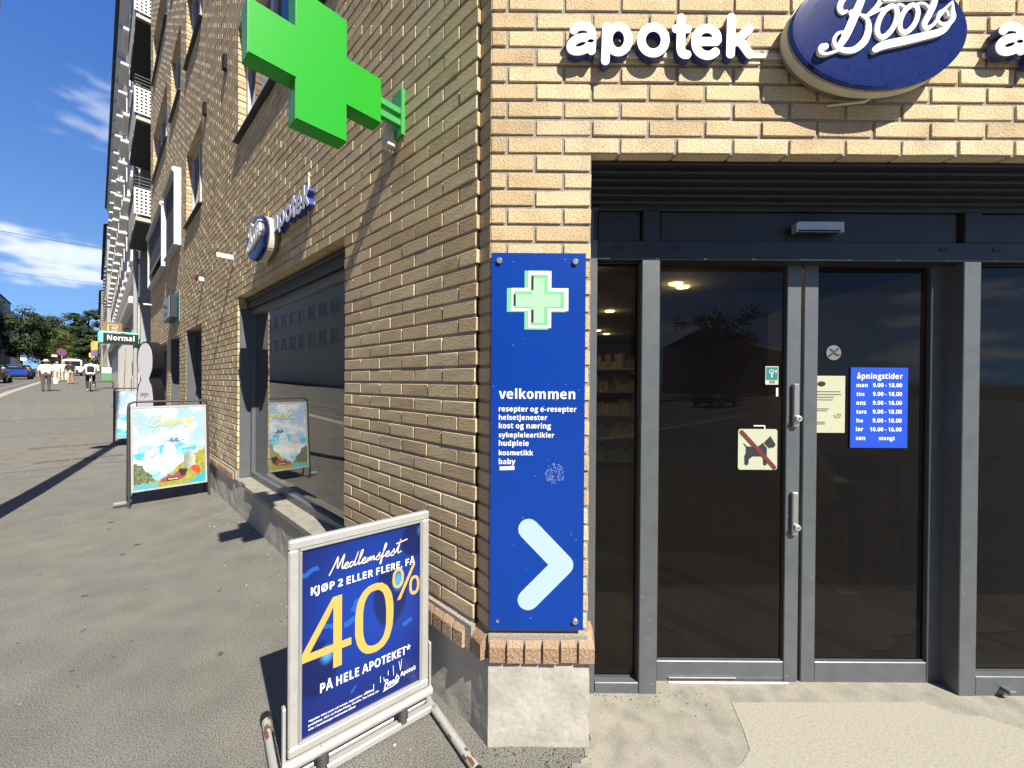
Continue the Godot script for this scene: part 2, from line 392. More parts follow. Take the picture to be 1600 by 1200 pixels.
# ---------------------------------------------------------------- ground
func strip(m: MB, o0: float, o1: float, dy: float, s0 := -60.0, s1 := 420.0) -> void:   # a sheet that follows the pavement's rise
	var cuts := [s0]
	for q in [7.0, 9.5, 12.0, 16.0, 20.0, 26.0, 32.0, 47.0, 63.0, 90.0, 120.0, 200.0]:
		if q > s0 and q < s1: cuts.append(q)
	cuts.append(s1)
	for i in cuts.size() - 1:
		var a: float = cuts[i]; var b: float = cuts[i + 1]
		m.quad(W(a, o0, gh(a) + dy), W(a, o1, gh(a) + dy), W(b, o1, gh(b) + dy), W(b, o0, gh(b) + dy))
func ground() -> void:
	var m := MB.new(); strip(m, -70, 4.1, 0)
	struct("pavement", m, M.asphalt)
	m = MB.new(); strip(m, 4.4, 80, -.12)
	struct("road", m, M.road)
	m = MB.new(); strip(m, 14.2, 40, -.004)
	struct("far_pavement", m, M.asphalt2)
	var kerb := Node3D.new(); kerb.name = "kerb"; kerb.set_meta("kind", "structure"); add_child(kerb)
	for i in 70:   # granite kerb stones
		var a := -20.0 + i * 1.5; var b := a + 1.488
		var k := MB.new()
		var y0 := gh(a); var y1 := gh(b)
		k.quad(W(a, 4.1, y0 + .004), W(a, 4.4, y0 + .004), W(b, 4.4, y1 + .004), W(b, 4.1, y1 + .004))
		k.quad(W(a, 4.4, y0 + .004), W(a, 4.4, y0 - .2), W(b, 4.4, y1 - .2), W(b, 4.4, y1 + .004))
		k.quad(W(a, 4.1, y0 + .004), W(a, 4.1, y0 - .2), W(a, 4.4, y0 - .2), W(a, 4.4, y0 + .004))
		k.quad(W(b, 4.4, y1 + .004), W(b, 4.4, y1 - .2), W(b, 4.1, y1 - .2), W(b, 4.1, y1 + .004))
		part("kerb_stone", k, M.granite, kerb)
	for r in [5.25, 6.7, 9.2, 10.65]:   # tram rails
		m = MB.new(); strip(m, r - .045, r + .045, -.114)
		struct("tram_rail", m, M.greymetal)
	# patched strips of asphalt, a worn concrete slab before the entrance
	m = MB.new(); strip(m, .4, 4.1, .004, 8.9, 13.5); struct("asphalt_patch", m, M.asphalt2)
	m = MB.new(); strip(m, 1.2, 4.1, .004, 17.5, 24); struct("asphalt_patch", m, M.asphalt2)
	m = MB.new()
	var rim := [Vector2(.34, -2.3), Vector2(.345, -1.66), Vector2(.30, -1.58), Vector2(.20, -1.50), Vector2(.12, -1.36), Vector2(.03, -1.22), Vector2(.10, -1.12), Vector2(.6, -1.08), Vector2(2.0, -1.05), Vector2(6, -1.1), Vector2(6, -2.3)]
	var rng := RandomNumberGenerator.new(); rng.seed = 4
	var fine := PackedVector2Array()
	for i in rim.size():
		for j in 6:
			var p: Vector2 = rim[i].lerp(rim[(i + 1) % rim.size()], j / 6.0)
			if i > 0 and i < 8: p += Vector2(rng.randf_range(-.012, .012), rng.randf_range(-.012, .012))
			fine.append(p)
	var ix := Geometry2D.triangulate_polygon(fine)
	for i in range(0, ix.size(), 3):
		var a := fine[ix[i]]; var b := fine[ix[i + 1]]; var c := fine[ix[i + 2]]
		m.tri(Vector3(a.x, .004, a.y), Vector3(b.x, .004, b.y), Vector3(c.x, .004, c.y))
	struct("entrance_slab", m, M.concrete)
	# the thin screed layer that has broken off round its edge
	m = MB.new()
	var scr := PackedVector2Array([Vector2(1.08, -1.86), Vector2(2.02, -1.87), Vector2(2.10, -1.80), Vector2(2.22, -1.79), Vector2(2.33, -1.72), Vector2(2.36, -1.66), Vector2(2.5, -1.64), Vector2(2.62, -1.56), Vector2(3.2, -1.50), Vector2(3.2, -1.16), Vector2(1.6, -1.14), Vector2(.75, -1.16), Vector2(.72, -1.36), Vector2(.79, -1.5), Vector2(.86, -1.52), Vector2(.95, -1.56), Vector2(1.02, -1.62), Vector2(1.05, -1.72)])
	m.t = Transform3D(Basis(Vector3.RIGHT, PI / 2), Vector3.ZERO)
	var flip := PackedVector2Array()
	for p in scr: flip.append(p)
	m.prism(flip, -.0062, -.0045, true)
	struct("floor_screed", m, skin(mat(.325, .31, .26, .9), noise_tex(.17, .86, 1.10, 50, 512, 4), .8))
	# grit and litter gathered along the foot of the wall
	m = MB.new(); rng.seed = 31
	for i in 520:
		var s := rng.randf_range(.1, 9.0); var o := .03 + absf(rng.randfn()) * .16
		if i % 4 == 0: o = rng.randf_range(.1, 3.6)
		var z := rng.randf_range(.0025, .008)
		m.col = [Color(.10, .075, .05), Color(.30, .26, .20), Color(.55, .52, .46), Color(.07, .06, .05), Color(.20, .13, .07)][rng.randi_range(0, 4)]
		m.t = Transform3D(Basis(Vector3.UP, rng.randf() * TAU), W(s, o, gh(s) + z * .3)); m.box(Vector3.ZERO, Vector3(z * rng.randf_range(1, 2.2), z * .6, z), z * .12)
	for i in 160:
		var p := Vector3(rng.randf_range(-.2, 1.0), .006, -1.62 + absf(rng.randfn()) * .05)
		if p.x > .34: p.z = -1.93 + absf(rng.randfn()) * .05
		var z := rng.randf_range(.0015, .005)
		m.col = [Color(.10, .075, .05), Color(.25, .20, .15), Color(.05, .04, .03)][rng.randi_range(0, 2)]
		m.t = Transform3D(Basis(Vector3.UP, rng.randf() * TAU), p); m.box(Vector3.ZERO, Vector3(z * 1.6, z * .6, z), z * .12)
	var lt := part("street_grit", m, M.vcol, self, Transform3D.IDENTITY, true)
	lt.set_meta("kind", "stuff"); tag(lt, "brown grit and small litter scattered along the foot of the wall", "litter")
	# cast iron covers across the pavement
	for a in [[9.55, .75, .16, 1.15, "wide rusty slotted drain cover strip let into the asphalt near the boards"], [11.45, .62, .14, 1.5, "longer narrow slotted drain cover strip further up the asphalt"]]:
		var d := MB.new()
		var s: float = a[0]
		for k in 5:
			var oo: float = a[1] + a[3] * k / 5.0
			d.t = Transform3D(SB, W(s, oo + a[3] * .1, gh(s) + .006))
			d.box(Vector3.ZERO, Vector3(a[2], .008, a[3] / 5.0 - .02), .002)
			for q in 5: d.box(Vector3(-a[2] * .4 + q * a[2] * .2, .006, 0), Vector3(.012, .006, a[3] / 5.0 - .06))
		var o := part(uniq("drain_cover"), d, mat(.11, .09, .075, .8), self)
		tag(o, a[4], "drain cover", "drain cover strips across the pavement")

# ---------------------------------------------------------------- the brick building
var brick_mesh := {}
func brick_shape(l: float, variant: int) -> ArrayMesh:
	var key := "%d_%d" % [roundi(l * 200), variant]
	if not brick_mesh.has(key):
		var m := MB.new(); m.box(Vector3.ZERO, Vector3(l, .0605, .1), .0022)
		var rng := RandomNumberGenerator.new(); rng.seed = hash(key)
		var mv := {}
		for i in m.v.size():
			var k := Vector3i((m.v[i] * 10000).round())
			if not mv.has(k): mv[k] = Vector3(rng.randf_range(-.0011, .0011), rng.randf_range(-.0009, .0009), rng.randf_range(-.0008, .0010))
			m.v[i] += mv[k]
		for i in range(0, m.v.size(), 3):
			var k := (m.v[i + 2] - m.v[i]).cross(m.v[i + 1] - m.v[i]).normalized()
			m.n[i] = k; m.n[i + 1] = k; m.n[i + 2] = k
		brick_mesh[key] = m.mesh()
	return brick_mesh[key]
func lay(openings: Array, s0: float, s1: float, k0: int, k1: int, phase: Array, gap: float, each: Callable) -> void:   # running bond with openings left out: each(start, end, row)
	for k in range(k0, k1):
		var y := Y0 + k * BP + .03
		var solid := [[s0, s1]]
		for a in openings:
			if y < a[2] or y > a[3]: continue
			var nx := []
			for q in solid:
				if a[1] <= q[0] or a[0] >= q[1]: nx.append(q); continue
				if a[0] > q[0]: nx.append([q[0], a[0]])
				if a[1] < q[1]: nx.append([a[1], q[1]])
			solid = nx
		var ph: float = phase[k & 1]
		for q in solid:
			var n0 := floori((q[0] - ph) / .24 + .001)
			var n1 := ceili((q[1] - ph) / .24 - .001)
			for i in range(n0, n1):
				var a := maxf(ph + i * .24 + gap, q[0]); var b := minf(ph + (i + 1) * .24 - gap, q[1])
				if b - a > .025: each.call(a, b, k)
func wall_skin(m: MB, openings: Array, s0: float, s1: float, y0: float, y1: float, depth: float) -> void:   # mortar face with openings and their reveals, in x = s, y, z
	var xs := [s0, s1]; var ys := [y0, y1]
	for a in openings:
		for q in [a[0], a[1]]:
			if not xs.has(q): xs.append(q)
		for q in [clampf(a[2], y0, y1), a[3]]:
			if not ys.has(q): ys.append(q)
	xs.sort(); ys.sort()
	for i in xs.size() - 1:
		for j in ys.size() - 1:
			var cx: float = (xs[i] + xs[i + 1]) * .5; var cy: float = (ys[j] + ys[j + 1]) * .5
			var hole := false
			for a in openings:
				if cx > a[0] and cx < a[1] and cy > a[2] and cy < a[3]: hole = true
			if hole: continue
			for z in [-.0065, -depth]:
				m.quad(Vector3(xs[i], ys[j], z), Vector3(xs[i], ys[j + 1], z), Vector3(xs[i + 1], ys[j + 1], z), Vector3(xs[i + 1], ys[j], z))
	for a in openings:
		var lo := maxf(a[2], y0)
		for q in [[a[0] - .007, 0], [a[1] + .007, 0]]:
			m.quad(Vector3(q[0], lo, -.0065), Vector3(q[0], a[3], -.0065), Vector3(q[0], a[3], -depth), Vector3(q[0], lo, -depth))
		m.quad(Vector3(a[0], a[3] + .006, -.0065), Vector3(a[1], a[3] + .006, -.0065), Vector3(a[1], a[3] + .006, -depth), Vector3(a[0], a[3] + .006, -depth))
		if a[2] > y0: m.quad(Vector3(a[0], a[2], -.0065), Vector3(a[1], a[2], -.0065), Vector3(a[1], a[2], -depth), Vector3(a[0], a[2], -depth))
var house: Node3D
func ky(k: int) -> float: return Y0 + k * BP
func brick_building() -> void:
	house = thing("brick_building", "yellow brick corner building with a pharmacy entrance and rows of upper windows", "building")
	var rng := RandomNumberGenerator.new(); rng.seed = 21
	var xf0 := Transform3D(Basis(Vector3.LEFT, Vector3.UP, Vector3.BACK), Vector3.ZERO)
	# long street wall: openings as [s from, s to, y from, y to]
	var ol := [[1.32, 4.20, .0, ky(27)], [6.48, 8.04, .0, ky(26)], [8.88, 10.20, .0, ky(26)], [10.92, 14.16, .0, ky(26)]]
	var fl := [[51, 69], [90, 108], [128, 146], [166, 184]]
	for f in fl:
		for c in [[1.32, 4.2], [6.48, 8.04], [8.76, 10.2], [10.92, 14.16]]: ol.append([c[0], c[1], ky(f[0]), ky(f[1])])
	var m := MB.new(); m.t = Transform3D(Basis(dL, Vector3.UP, nL), G)
	wall_skin(m, ol, .002, 14.88, .37, ky(195), .32)
	part("mortar", m, M.mortar, house).set_meta("label", "grey recessed mortar joints of the street wall")
	# entrance wall: openings as [x from, x to, ...]
	var of := [[.332, 3.45, .0, ky(27)]]
	for f in fl: of.append_array([[.8, 2.4, ky(f[0]), ky(f[1])], [3.6, 5.2, ky(f[0]), ky(f[1])]])
	m = MB.new(); m.t = Transform3D(Basis(), Vector3(0, 0, -D))
	wall_skin(m, of, -.098, 7.0, .37, ky(195), .32)
	part("mortar", m, M.mortar, house)
	var tone := [Color(.70, .56, .335), Color(.67, .52, .305), Color(.73, .595, .37), Color(.63, .475, .275), Color(.70, .55, .345), Color(.58, .425, .25)]
	var far := []; var farc := []
	var unit := .228
	var single := [0]
	var add := func(xf: Transform3D, l: float, near: bool, header: bool):
		var pick := rng.randi_range(0, 4) if not header else (5 if rng.randf() < .6 else 3)
		var jit := Transform3D(Basis(Vector3.UP, rng.randf_range(-.004, .004)) * Basis(Vector3.BACK, rng.randf_range(-.004, .004)), Vector3(0, rng.randf_range(-.001, .001), rng.randf_range(-.0018, .0018)))
		if near and single[0] < 300:
			single[0] += 1
			part("brick", brick_shape(l, rng.randi_range(0, 2)), M.bricks[pick], house, xf * jit)
		else:
			far.append(xf * jit * Transform3D(Basis.from_scale(Vector3(l / unit, 1, 1)), Vector3.ZERO)); farc.append(tone[pick] * rng.randf_range(.93, 1.06))
	lay(of, -.094, 7.0, 0, 195, [.092 - .24, -.028 - .24], .0068, func(a, b, k):
		var near: bool = k < 37 and b < 2.45
		add.call(Transform3D(Basis(), Vector3((a + b) * .5, ky(k) + .0327, -D - .05)), b - a, near, a < -.09))
	var bb := Basis(-dL, Vector3.UP, nL)
	lay(ol, -.004, 14.88, 0, 195, [0.0, .12], .0046, func(a, b, k):
		var near: bool = k < 27 and b < 1.34
		add.call(Transform3D(bb, W((a + b) * .5, -.05, ky(k) + .0327)), b - a, near, b - a < .14 and rng.randf() < .7))
	var mm := MultiMesh.new(); mm.transform_format = MultiMesh.TRANSFORM_3D; mm.use_colors = true; mm.mesh = brick_shape(unit, 0)
	mm.instance_count = far.size()
	for i in far.size():
		mm.set_instance_transform(i, far[i]); mm.set_instance_color(i, farc[i])
	var mi := MultiMeshInstance3D.new(); mi.name = "bricks"; mi.multimesh = mm; mi.material_override = M.brickmm; mi.set_meta("kind", "stuff")
	house.add_child(mi, true)
	# the angled corner: one short brick in every course, turned a little out of the sun
	var tc := deg_to_rad(36.6)
	var dc := Vector3(-sin(tc), 0, -cos(tc)); var nc := Vector3(-cos(tc), 0, sin(tc))
	var c0 := Vector3(-.097, 0, -D)
	var cb := Basis(-dc, Vector3.UP, nc)
	for k in 60:
		var l := .112
		part("corner_brick", brick_shape(l, k % 3), M.bricks[[3, 5, 1][k % 3]], house, Transform3D(cb, c0 + dc * (l * .5 + .001) - nc * .051 + Vector3.UP * (ky(k) + .0327)))
	m = MB.new(); m.t = Transform3D(Basis(dc, Vector3.UP, nc), c0)
	m.quad(Vector3(0, .37, -.0065), Vector3(0, ky(195), -.0065), Vector3(.118, ky(195), -.0065), Vector3(.118, .37, -.0065))
	m.quad(Vector3(.118, .37, -.0065), Vector3(.118, ky(195), -.0065), Vector3(.118, ky(195), -.2), Vector3(.118, .37, -.2))
	part("mortar", m, M.mortar, house)
	m = MB.new(); m.t = Transform3D(Basis(dL, Vector3.UP, nL), G)
	m.quad(Vector3(.003, .4, -.008), Vector3(.003, ky(195), -.008), Vector3(.003, ky(195), -.2), Vector3(.003, .4, -.2))
	m.quad(Vector3(-.05, .4, -.06), Vector3(-.05, ky(195), -.06), Vector3(.05, ky(195), -.06), Vector3(.05, .4, -.06))
	part("corner_joint", m, M.black, house)
	# sill course of bricks on edge with sloping tops
	var prof := PackedVector2Array([Vector2(-.06, .372), Vector2(.028, .372), Vector2(.032, .376), Vector2(.032, .440), Vector2(.020, .458), Vector2(-.012, .492), Vector2(-.06, .500)])
	for v in 3:
		var sb := MB.new(); sb.t = Transform3D(Basis(Vector3.BACK, Vector3.UP, Vector3.LEFT), Vector3.ZERO); sb.prism(prof, -.0325, .0325)
		brick_mesh["sill%d" % v] = sb.mesh()
	var lays := []
	var x := -.055
	while x < .33:
		lays.append(Transform3D(Basis(), Vector3(x, 0, -D))); x += .0755
	var s := .075
	while s < 14.8:
		if not (s > 1.30 and s < 4.24) and not (s > 6.44 and s < 8.08) and not (s > 8.84 and s < 10.24) and not (s > 10.88 and s < 14.2): lays.append(Transform3D(bb, W(s, 0, 0)))
		s += .0755
	lays.append(Transform3D(cb, c0 + dc * .038)); lays.append(Transform3D(cb, c0 + dc * .100))
	for i in lays.size(): part("sill_brick", brick_mesh["sill%d" % (i % 3)], M.sillbrick[rng.randi_range(0, 2)], house, lays[i] * Transform3D(Basis(), Vector3(0, rng.randf_range(-.002, .002), rng.randf_range(-.002, .002))))
	for q in [[0.0, 1.31], [4.22, 6.46], [8.06, 8.86], [10.22, 10.9], [14.18, 14.88]]:
		m = MB.new(); m.box(Vector3.ZERO, Vector3(q[1] - q[0], .115, .07)); part("sill_mortar", m, M.mortar, house, Transform3D(bb, W((q[0] + q[1]) * .5, -.02, .425)))
	bx("sill_mortar", house, M.mortar, Vector3(.117, .425, -D - .02), Vector3(.42, .115, .07))
	# rendered plinth
	m = MB.new()
	var nz := FastNoiseLite.new(); nz.seed = 7; nz.frequency = 5.0
	var pw := func(a: Vector3, b: Vector3, nr: Vector3, top: float):   # a hand-floated plaster face from a to b
		var n := int((b - a).length() / .04) + 2; var r := 10
		var pt := func(i: int, j: int) -> Vector3:
			var p := a.lerp(b, float(i) / n) + Vector3.UP * lerpf(-.1, top, float(j) / r)
			return p + nr * (nz.get_noise_3dv(p) * .007 + nz.get_noise_3dv(p * 5.0) * .0025)
		var nrm := func(i: int, j: int) -> Vector3:
			var q: Vector3 = (pt.call(i + 1, j) - pt.call(i - 1, j)).cross(pt.call(i, j + 1) - pt.call(i, j - 1)).normalized()
			return q if q.dot(nr) > 0 else -q
		for i in n:
			for j in r:
				var na: Vector3 = nrm.call(i, j); var nb: Vector3 = nrm.call(i, j + 1); var nc2: Vector3 = nrm.call(i + 1, j + 1); var nd: Vector3 = nrm.call(i + 1, j)
				m.tris(pt.call(i, j), pt.call(i, j + 1), pt.call(i + 1, j + 1), na, nb, nc2); m.tris(pt.call(i, j), pt.call(i + 1, j + 1), pt.call(i + 1, j), na, nc2, nd)
	var e0 := Vector3(.338, 0, -D + .008); var e1 := Vector3(-.094, 0, -D + .008); var e2 := c0 + dc * .118 + nc * .006
	pw.call(e0, e1, Vector3.BACK, .376); pw.call(e1, e2, nc, .376)
	pw.call(e2, W(1.31, .008, 0), nL, .376); pw.call(W(1.31, .008, 0), W(4.22, .012, 0), nL, .352); pw.call(W(4.22, .008, 0), W(6.46, .008, 0), nL, .376)
	for q in [[8.06, 8.86], [10.22, 10.9], [14.18, 14.88]]: pw.call(W(q[0], .008, 0), W(q[1], .008, 0), nL, .376)
	m.quad(e0 + Vector3(0, -.1, 0), e0 + Vector3(0, .376, 0), e0 + Vector3(0, .376, -.3), e0 + Vector3(0, -.1, -.3))
	part("plinth", m, M.plaster, house)
	# sill slab of the shop window, broken at one end
	var sl := MB.new(); sl.t = Transform3D(bb * Basis(Vector3.RIGHT, PI / 2), W(0, 0, .352))
	sl.prism(PackedVector2Array([Vector2(-4.20, -.17), Vector2(-1.32, -.17), Vector2(-1.32, .03), Vector2(-2.2, .028), Vector2(-3.1, .032), Vector2(-3.72, .030), Vector2(-3.78, .012), Vector2(-3.95, .006), Vector2(-4.05, .022), Vector2(-4.20, .018)]), -.042, 0)
	part("window_sill", sl, M.concrete, house)
	shop_window(bb)
	for i in range(4, ol.size()): upper_window(bb, ol[i], W(0, 0, 0), true)
	for i in range(1, of.size()): upper_window(Basis(), of[i], Vector3(0, 0, -D), false)
	side_doors(bb)
	entrance()
	interior()
	# flat roof
	m = MB.new()
	var top := ky(195) + .02
	m.quad(W(14.88, .02, top), W(0, .02, top), Vector3(7, top, -D + .02), Vector3(7, top, -14))
	m.quad(W(14.88, -.3, 0), W(14.88, -.3, top), Vector3(7, top, -14), Vector3(7, 0, -14))
	m.quad(W(14.88, -.009, 0), W(14.88, -.009, top), W(14.88, -.33, top), W(14.88, -.33, 0))
	m.quad(Vector3(7, 0, -D - .01), Vector3(7, top, -D - .01), Vector3(7, top, -14), Vector3(7, 0, -14))
	part("roof", m, M.roof, house)
func frame_ring(m: MB, x0: float, x1: float, y0: float, y1: float, w: float, z: float, d: float) -> void:   # four mitre-free members
	m.box(Vector3(x0 + w * .5, (y0 + y1) * .5, z), Vector3(w, y1 - y0, d), .003); m.box(Vector3(x1 - w * .5, (y0 + y1) * .5, z), Vector3(w, y1 - y0, d), .003)
	m.box(Vector3((x0 + x1) * .5, y0 + w * .5, z), Vector3(x1 - x0 - 2 * w, w, d - .002), .003); m.box(Vector3((x0 + x1) * .5, y1 - w * .5, z), Vector3(x1 - x0 - 2 * w, w, d - .002), .003)
func flat_pane(m: MB, x0: float, x1: float, y0: float, y1: float, z: float) -> void:
	m.quad(Vector3(x0, y0, z), Vector3(x0, y1, z), Vector3(x1, y1, z), Vector3(x1, y0, z))
func sub(nm: String, parent: Node, xf: Transform3D) -> Node3D:
	var o := Node3D.new(); o.name = nm; o.transform = xf; parent.add_child(o, true)
	return o
func shop_window(bb: Basis) -> void:
	var w := sub("shop_window", house, Transform3D(bb, W(0, 0, 0)))
	var m := MB.new(); frame_ring(m, -4.19, -1.325, .39, 2.40, .07, -.165, .08)
	m.box(Vector3(-2.757, .372, -.13), Vector3(2.86, .03, .10), .003)
	m.box(Vector3(-4.185, 1.4, -.075), Vector3(.022, 2.0, .11), .003)
	part("frame", m, M.alu, w)
	m = MB.new(); m.box(Vector3(-2.757, 2.455, -.15), Vector3(2.86, .10, .12), .004); m.box(Vector3(-2.757, 2.50, -.10), Vector3(2.86, .03, .06), .003)
	part("shutter_box", m, M.anth, w)
	m = MB.new(); flat_pane(m, -4.12, -1.395, .46, 2.33, -.165); part("pane", m, M.glass2, w)
func upper_window(bb: Basis, a: Array, at: Vector3, street: bool) -> void:
	var w := sub("window", house, Transform3D(bb, at))
	var x0: float = -a[1] if street else a[0]; var x1: float = -a[0] if street else a[1]
	var m := MB.new(); frame_ring(m, x0 + .003, x1 - .003, a[2] + .03, a[3] - .003, .06, -.115, .07)
	if x1 - x0 > 2.0:
		for q in [.34, .66]: m.box(Vector3(lerpf(x0, x1, q), (a[2] + a[3]) * .5, -.115), Vector3(.09, a[3] - a[2] - .12, .066), .003)
	else: m.box(Vector3((x0 + x1) * .5, (a[2] + a[3]) * .5, -.115), Vector3(.09, a[3] - a[2] - .12, .066), .003)
	part("frame", m, M.wframe, w)
	m = MB.new(); flat_pane(m, x0 + .06, x1 - .06, a[2] + .09, a[3] - .06, -.12); part("pane", m, M.pane, w)
	m = MB.new(); m.box(Vector3((x0 + x1) * .5, a[2] + .012, -.03), Vector3(x1 - x0 + .04, .02, .16), .003); part("sill", m, M.anth, w)
func side_doors(bb: Basis) -> void:
	for q in [[6.48, 8.04], [8.88, 10.2], [10.92, 14.16]]:
		var d := sub("side_door", house, Transform3D(bb, W(0, 0, gh(q[0]))))
		var m := MB.new(); frame_ring(m, -q[1] + .003, -q[0] - .003, -.02, ky(26) - gh(q[0]) - .003, .10, -.21, .09)
		m.box(Vector3(-(q[0] + q[1]) * .5, 1.2, -.21), Vector3(.12, 2.2, .085), .003)
		m.box(Vector3(-q[1] + .012, 1.2, -.08), Vector3(.02, 2.44, .15), .002)
		part("frame", m, M.alu, d)
		m = MB.new(); flat_pane(m, -q[1] + .1, -q[0] - .1, .1, ky(26) - gh(q[0]) - .1, -.22); part("pane", m, M.pane, d)
func entrance() -> void:
	var z := -D - .27; var zd := -D - .353
	var e := sub("entrance_frame", house, Transform3D.IDENTITY)
	var m := MB.new()   # outer posts and header
	bx("post", e, M.alu, Vector3(.378, 1.2, z - .05), Vector3(.086, 2.46, .10), .003)
	bx("post", e, M.alu, Vector3(.6875, 1.075, z - .055), Vector3(.089, 2.19, .11), .003)
	bx("post", e, M.alu, Vector3(2.285, 1.075, z - .055), Vector3(.086, 2.19, .11), .003)
	bx("bottom_rail", e, M.alu, Vector3(.533, .02, z - .048), Vector3(.218, .075, .09), .003)
	bx("bottom_rail", e, M.alu, Vector3(2.88, .035, z - .048), Vector3(1.1, .13, .09), .003)
	bx("door_stop", e, M.alu, Vector3(2.47, .045, z + .01), Vector3(.035, .02, .05), .002)
	m = MB.new()
	m.box(Vector3(1.91, 2.217, z - .06), Vector3(2.99, .095, .12), .003)
	m.box(Vector3(1.91, 2.43, z - .06), Vector3(2.99, .028, .12), .003)
	for q in [[.423, .640], [.735, 2.225], [2.33, 3.4]]: m.box(Vector3((q[0] + q[1]) * .5, 2.34, z - .068), Vector3(q[1] - q[0] - .006, .148, .10), .003)
	for q in [.645 + .043, 2.285]: m.box(Vector3(q, 2.34, z - .058), Vector3(.085, .150, .118), .003)
	m.box(Vector3(.41, 2.34, z - .058), Vector3(.022, .150, .118), .003)
	part("header", m, M.anth, e)
	m = MB.new()
	for q in [.52, .80, 2.14, 2.40]: m.box(Vector3(q, 2.228, z + .0015), Vector3(.042, .014, .004), .001)
	part("vent_slot", m, M.black, e)
	m = MB.new()   # slatted shutter soffit stepping down behind the brick lintel
	for i in 6: bx("shutter_slat", e, M.anth2, Vector3(1.89, 2.532 - i * .0165, -D - .075 - i * .037), Vector3(3.10, .022, .036), .004)
	bx("soffit", e, M.anth2, Vector3(1.89, 2.56, -D - .18), Vector3(3.1, .03, .26))
	m = MB.new()
	for q in [.56, 1.30, 2.6]: m.t = Transform3D(Basis(Vector3.RIGHT, PI / 2), Vector3(q, 2.447, z + .02)); m.lathe([[0, .012], [.008, .012], [.008, 0]], 10)
	part("bolt", m, M.black, e)
	m = MB.new(); m.prism(PackedVector2Array([Vector2(0, 0), Vector2(.232, 0), Vector2(.232, .050), Vector2(.012, .050), Vector2(0, .042)]), 0, .034)
	part("door_sensor", m, M.silver, house, Transform3D(Basis(), Vector3(1.382, 2.300, z)))
	m = MB.new(); m.box(Vector3(1.4925, 2.306, z + .035), Vector3(.205, .008, .003)); m.box(Vector3(1.4925, 2.2985, z + .018), Vector3(.215, .004, .03))
	part("sensor_window", m, M.black, house)
	# sidelights
	m = MB.new(); flat_pane(m, .421, .643, .055, 2.17, z - .05); part("pane", m, M.glass, e)
	m = MB.new(); flat_pane(m, 2.328, 3.43, .095, 2.17, z - .05); part("pane", m, M.glass, e)
	for q in [[.421, .643, .0575, 2.17, z - .046], [2.328, 3.43, .10, 2.17, z - .046], [.763, 1.425, .109, 2.19, zd - .016], [1.587, 2.172, .109, 2.19, zd - .016]]:
		m = MB.new(); frame_ring(m, q[0], q[1], q[2], q[3], .007, q[4], .012); part("glass_gasket", m, M.rubber, e)
	var rs := RandomNumberGenerator.new(); rs.seed = 19
	m = MB.new()   # scratches and knocks in the paint of posts and rails
	for i in 26:
		var low := rs.randf() < .5
		var x: float = [.6875, 2.285, 1.462, 1.551][rs.randi_range(0, 3)] + rs.randf_range(-.03, .03)
		var zz: float = (z if x < .8 or x > 2.2 else zd) + .0006
		if absf(x - 1.507) < .015: continue
		m.t = Transform3D(Basis(Vector3.BACK, rs.randf_range(-.5, .5)), Vector3(x, rs.randf_range(.02, .5) if low else rs.randf_range(.3, 2.0), zz)); m.box(Vector3.ZERO, Vector3(rs.randf_range(.002, .012), rs.randf_range(.0008, .0025), .001))
	part("paint_scratch", m, mat(.42, .43, .43, .5), e)
	m = MB.new(); m.box(Vector3(1.45, -.012, zd + .03), Vector3(1.6, .02, .16), .003); part("threshold", m, M.silver, e)
	# sliding leaves
	for q in [[.690, 1.498, 1], [1.514, 2.245, -1]]:
		var d := sub("sliding_door", house, Transform3D(Basis(), Vector3(0, 0, zd)))
		m = MB.new()
		var sw := .073
		m.box(Vector3(q[0] + sw * .5, 1.105, -.02), Vector3(sw, 2.23, .04), .003); m.box(Vector3(q[1] - sw * .5, 1.105, -.02), Vector3(sw, 2.23, .04), .003)
		m.box(Vector3((q[0] + q[1]) * .5, .050, -.02), Vector3(q[1] - q[0] - 2 * sw, .118, .037), .003)
		m.box(Vector3((q[0] + q[1]) * .5, 2.205, -.02), Vector3(q[1] - q[0] - 2 * sw, .03, .037), .003)
		part("leaf_frame", m, M.alu, d)
		m = MB.new(); flat_pane(m, q[0] + sw, q[1] - sw, .108, 2.19, -.02); part("pane", m, M.glass, d)
		if q[2] == 1:
			for y in [1.335, .775]:
				m = MB.new(); m.box(Vector3(1.466, y + .112, .010), Vector3(.030, .225, .018), .004)
				m.box(Vector3(1.466, y + .20, .0195), Vector3(.018, .002, .002)); m.box(Vector3(1.466, y + .21, .0195), Vector3(.018, .002, .002))
				part("lock_plate", m, M.steel, d)
				m = MB.new(); m.t = Transform3D(Basis(Vector3.RIGHT, PI / 2), Vector3(1.470, y + .045, .019)); m.lathe([[.016, 0], [.016, .012], [.012, .015], [.006, .015], [.006, .008], [0, .008]], 16)
				part("lock_cylinder", m, M.silver, d)
	m = MB.new(); m.box(Vector3(1.13, .006, zd + .012), Vector3(.62, .012, .01), .002); m.box(Vector3(1.0, .026, zd + .004), Vector3(.35, .003, .006))
	part("worn_strip", m, M.silver, house)
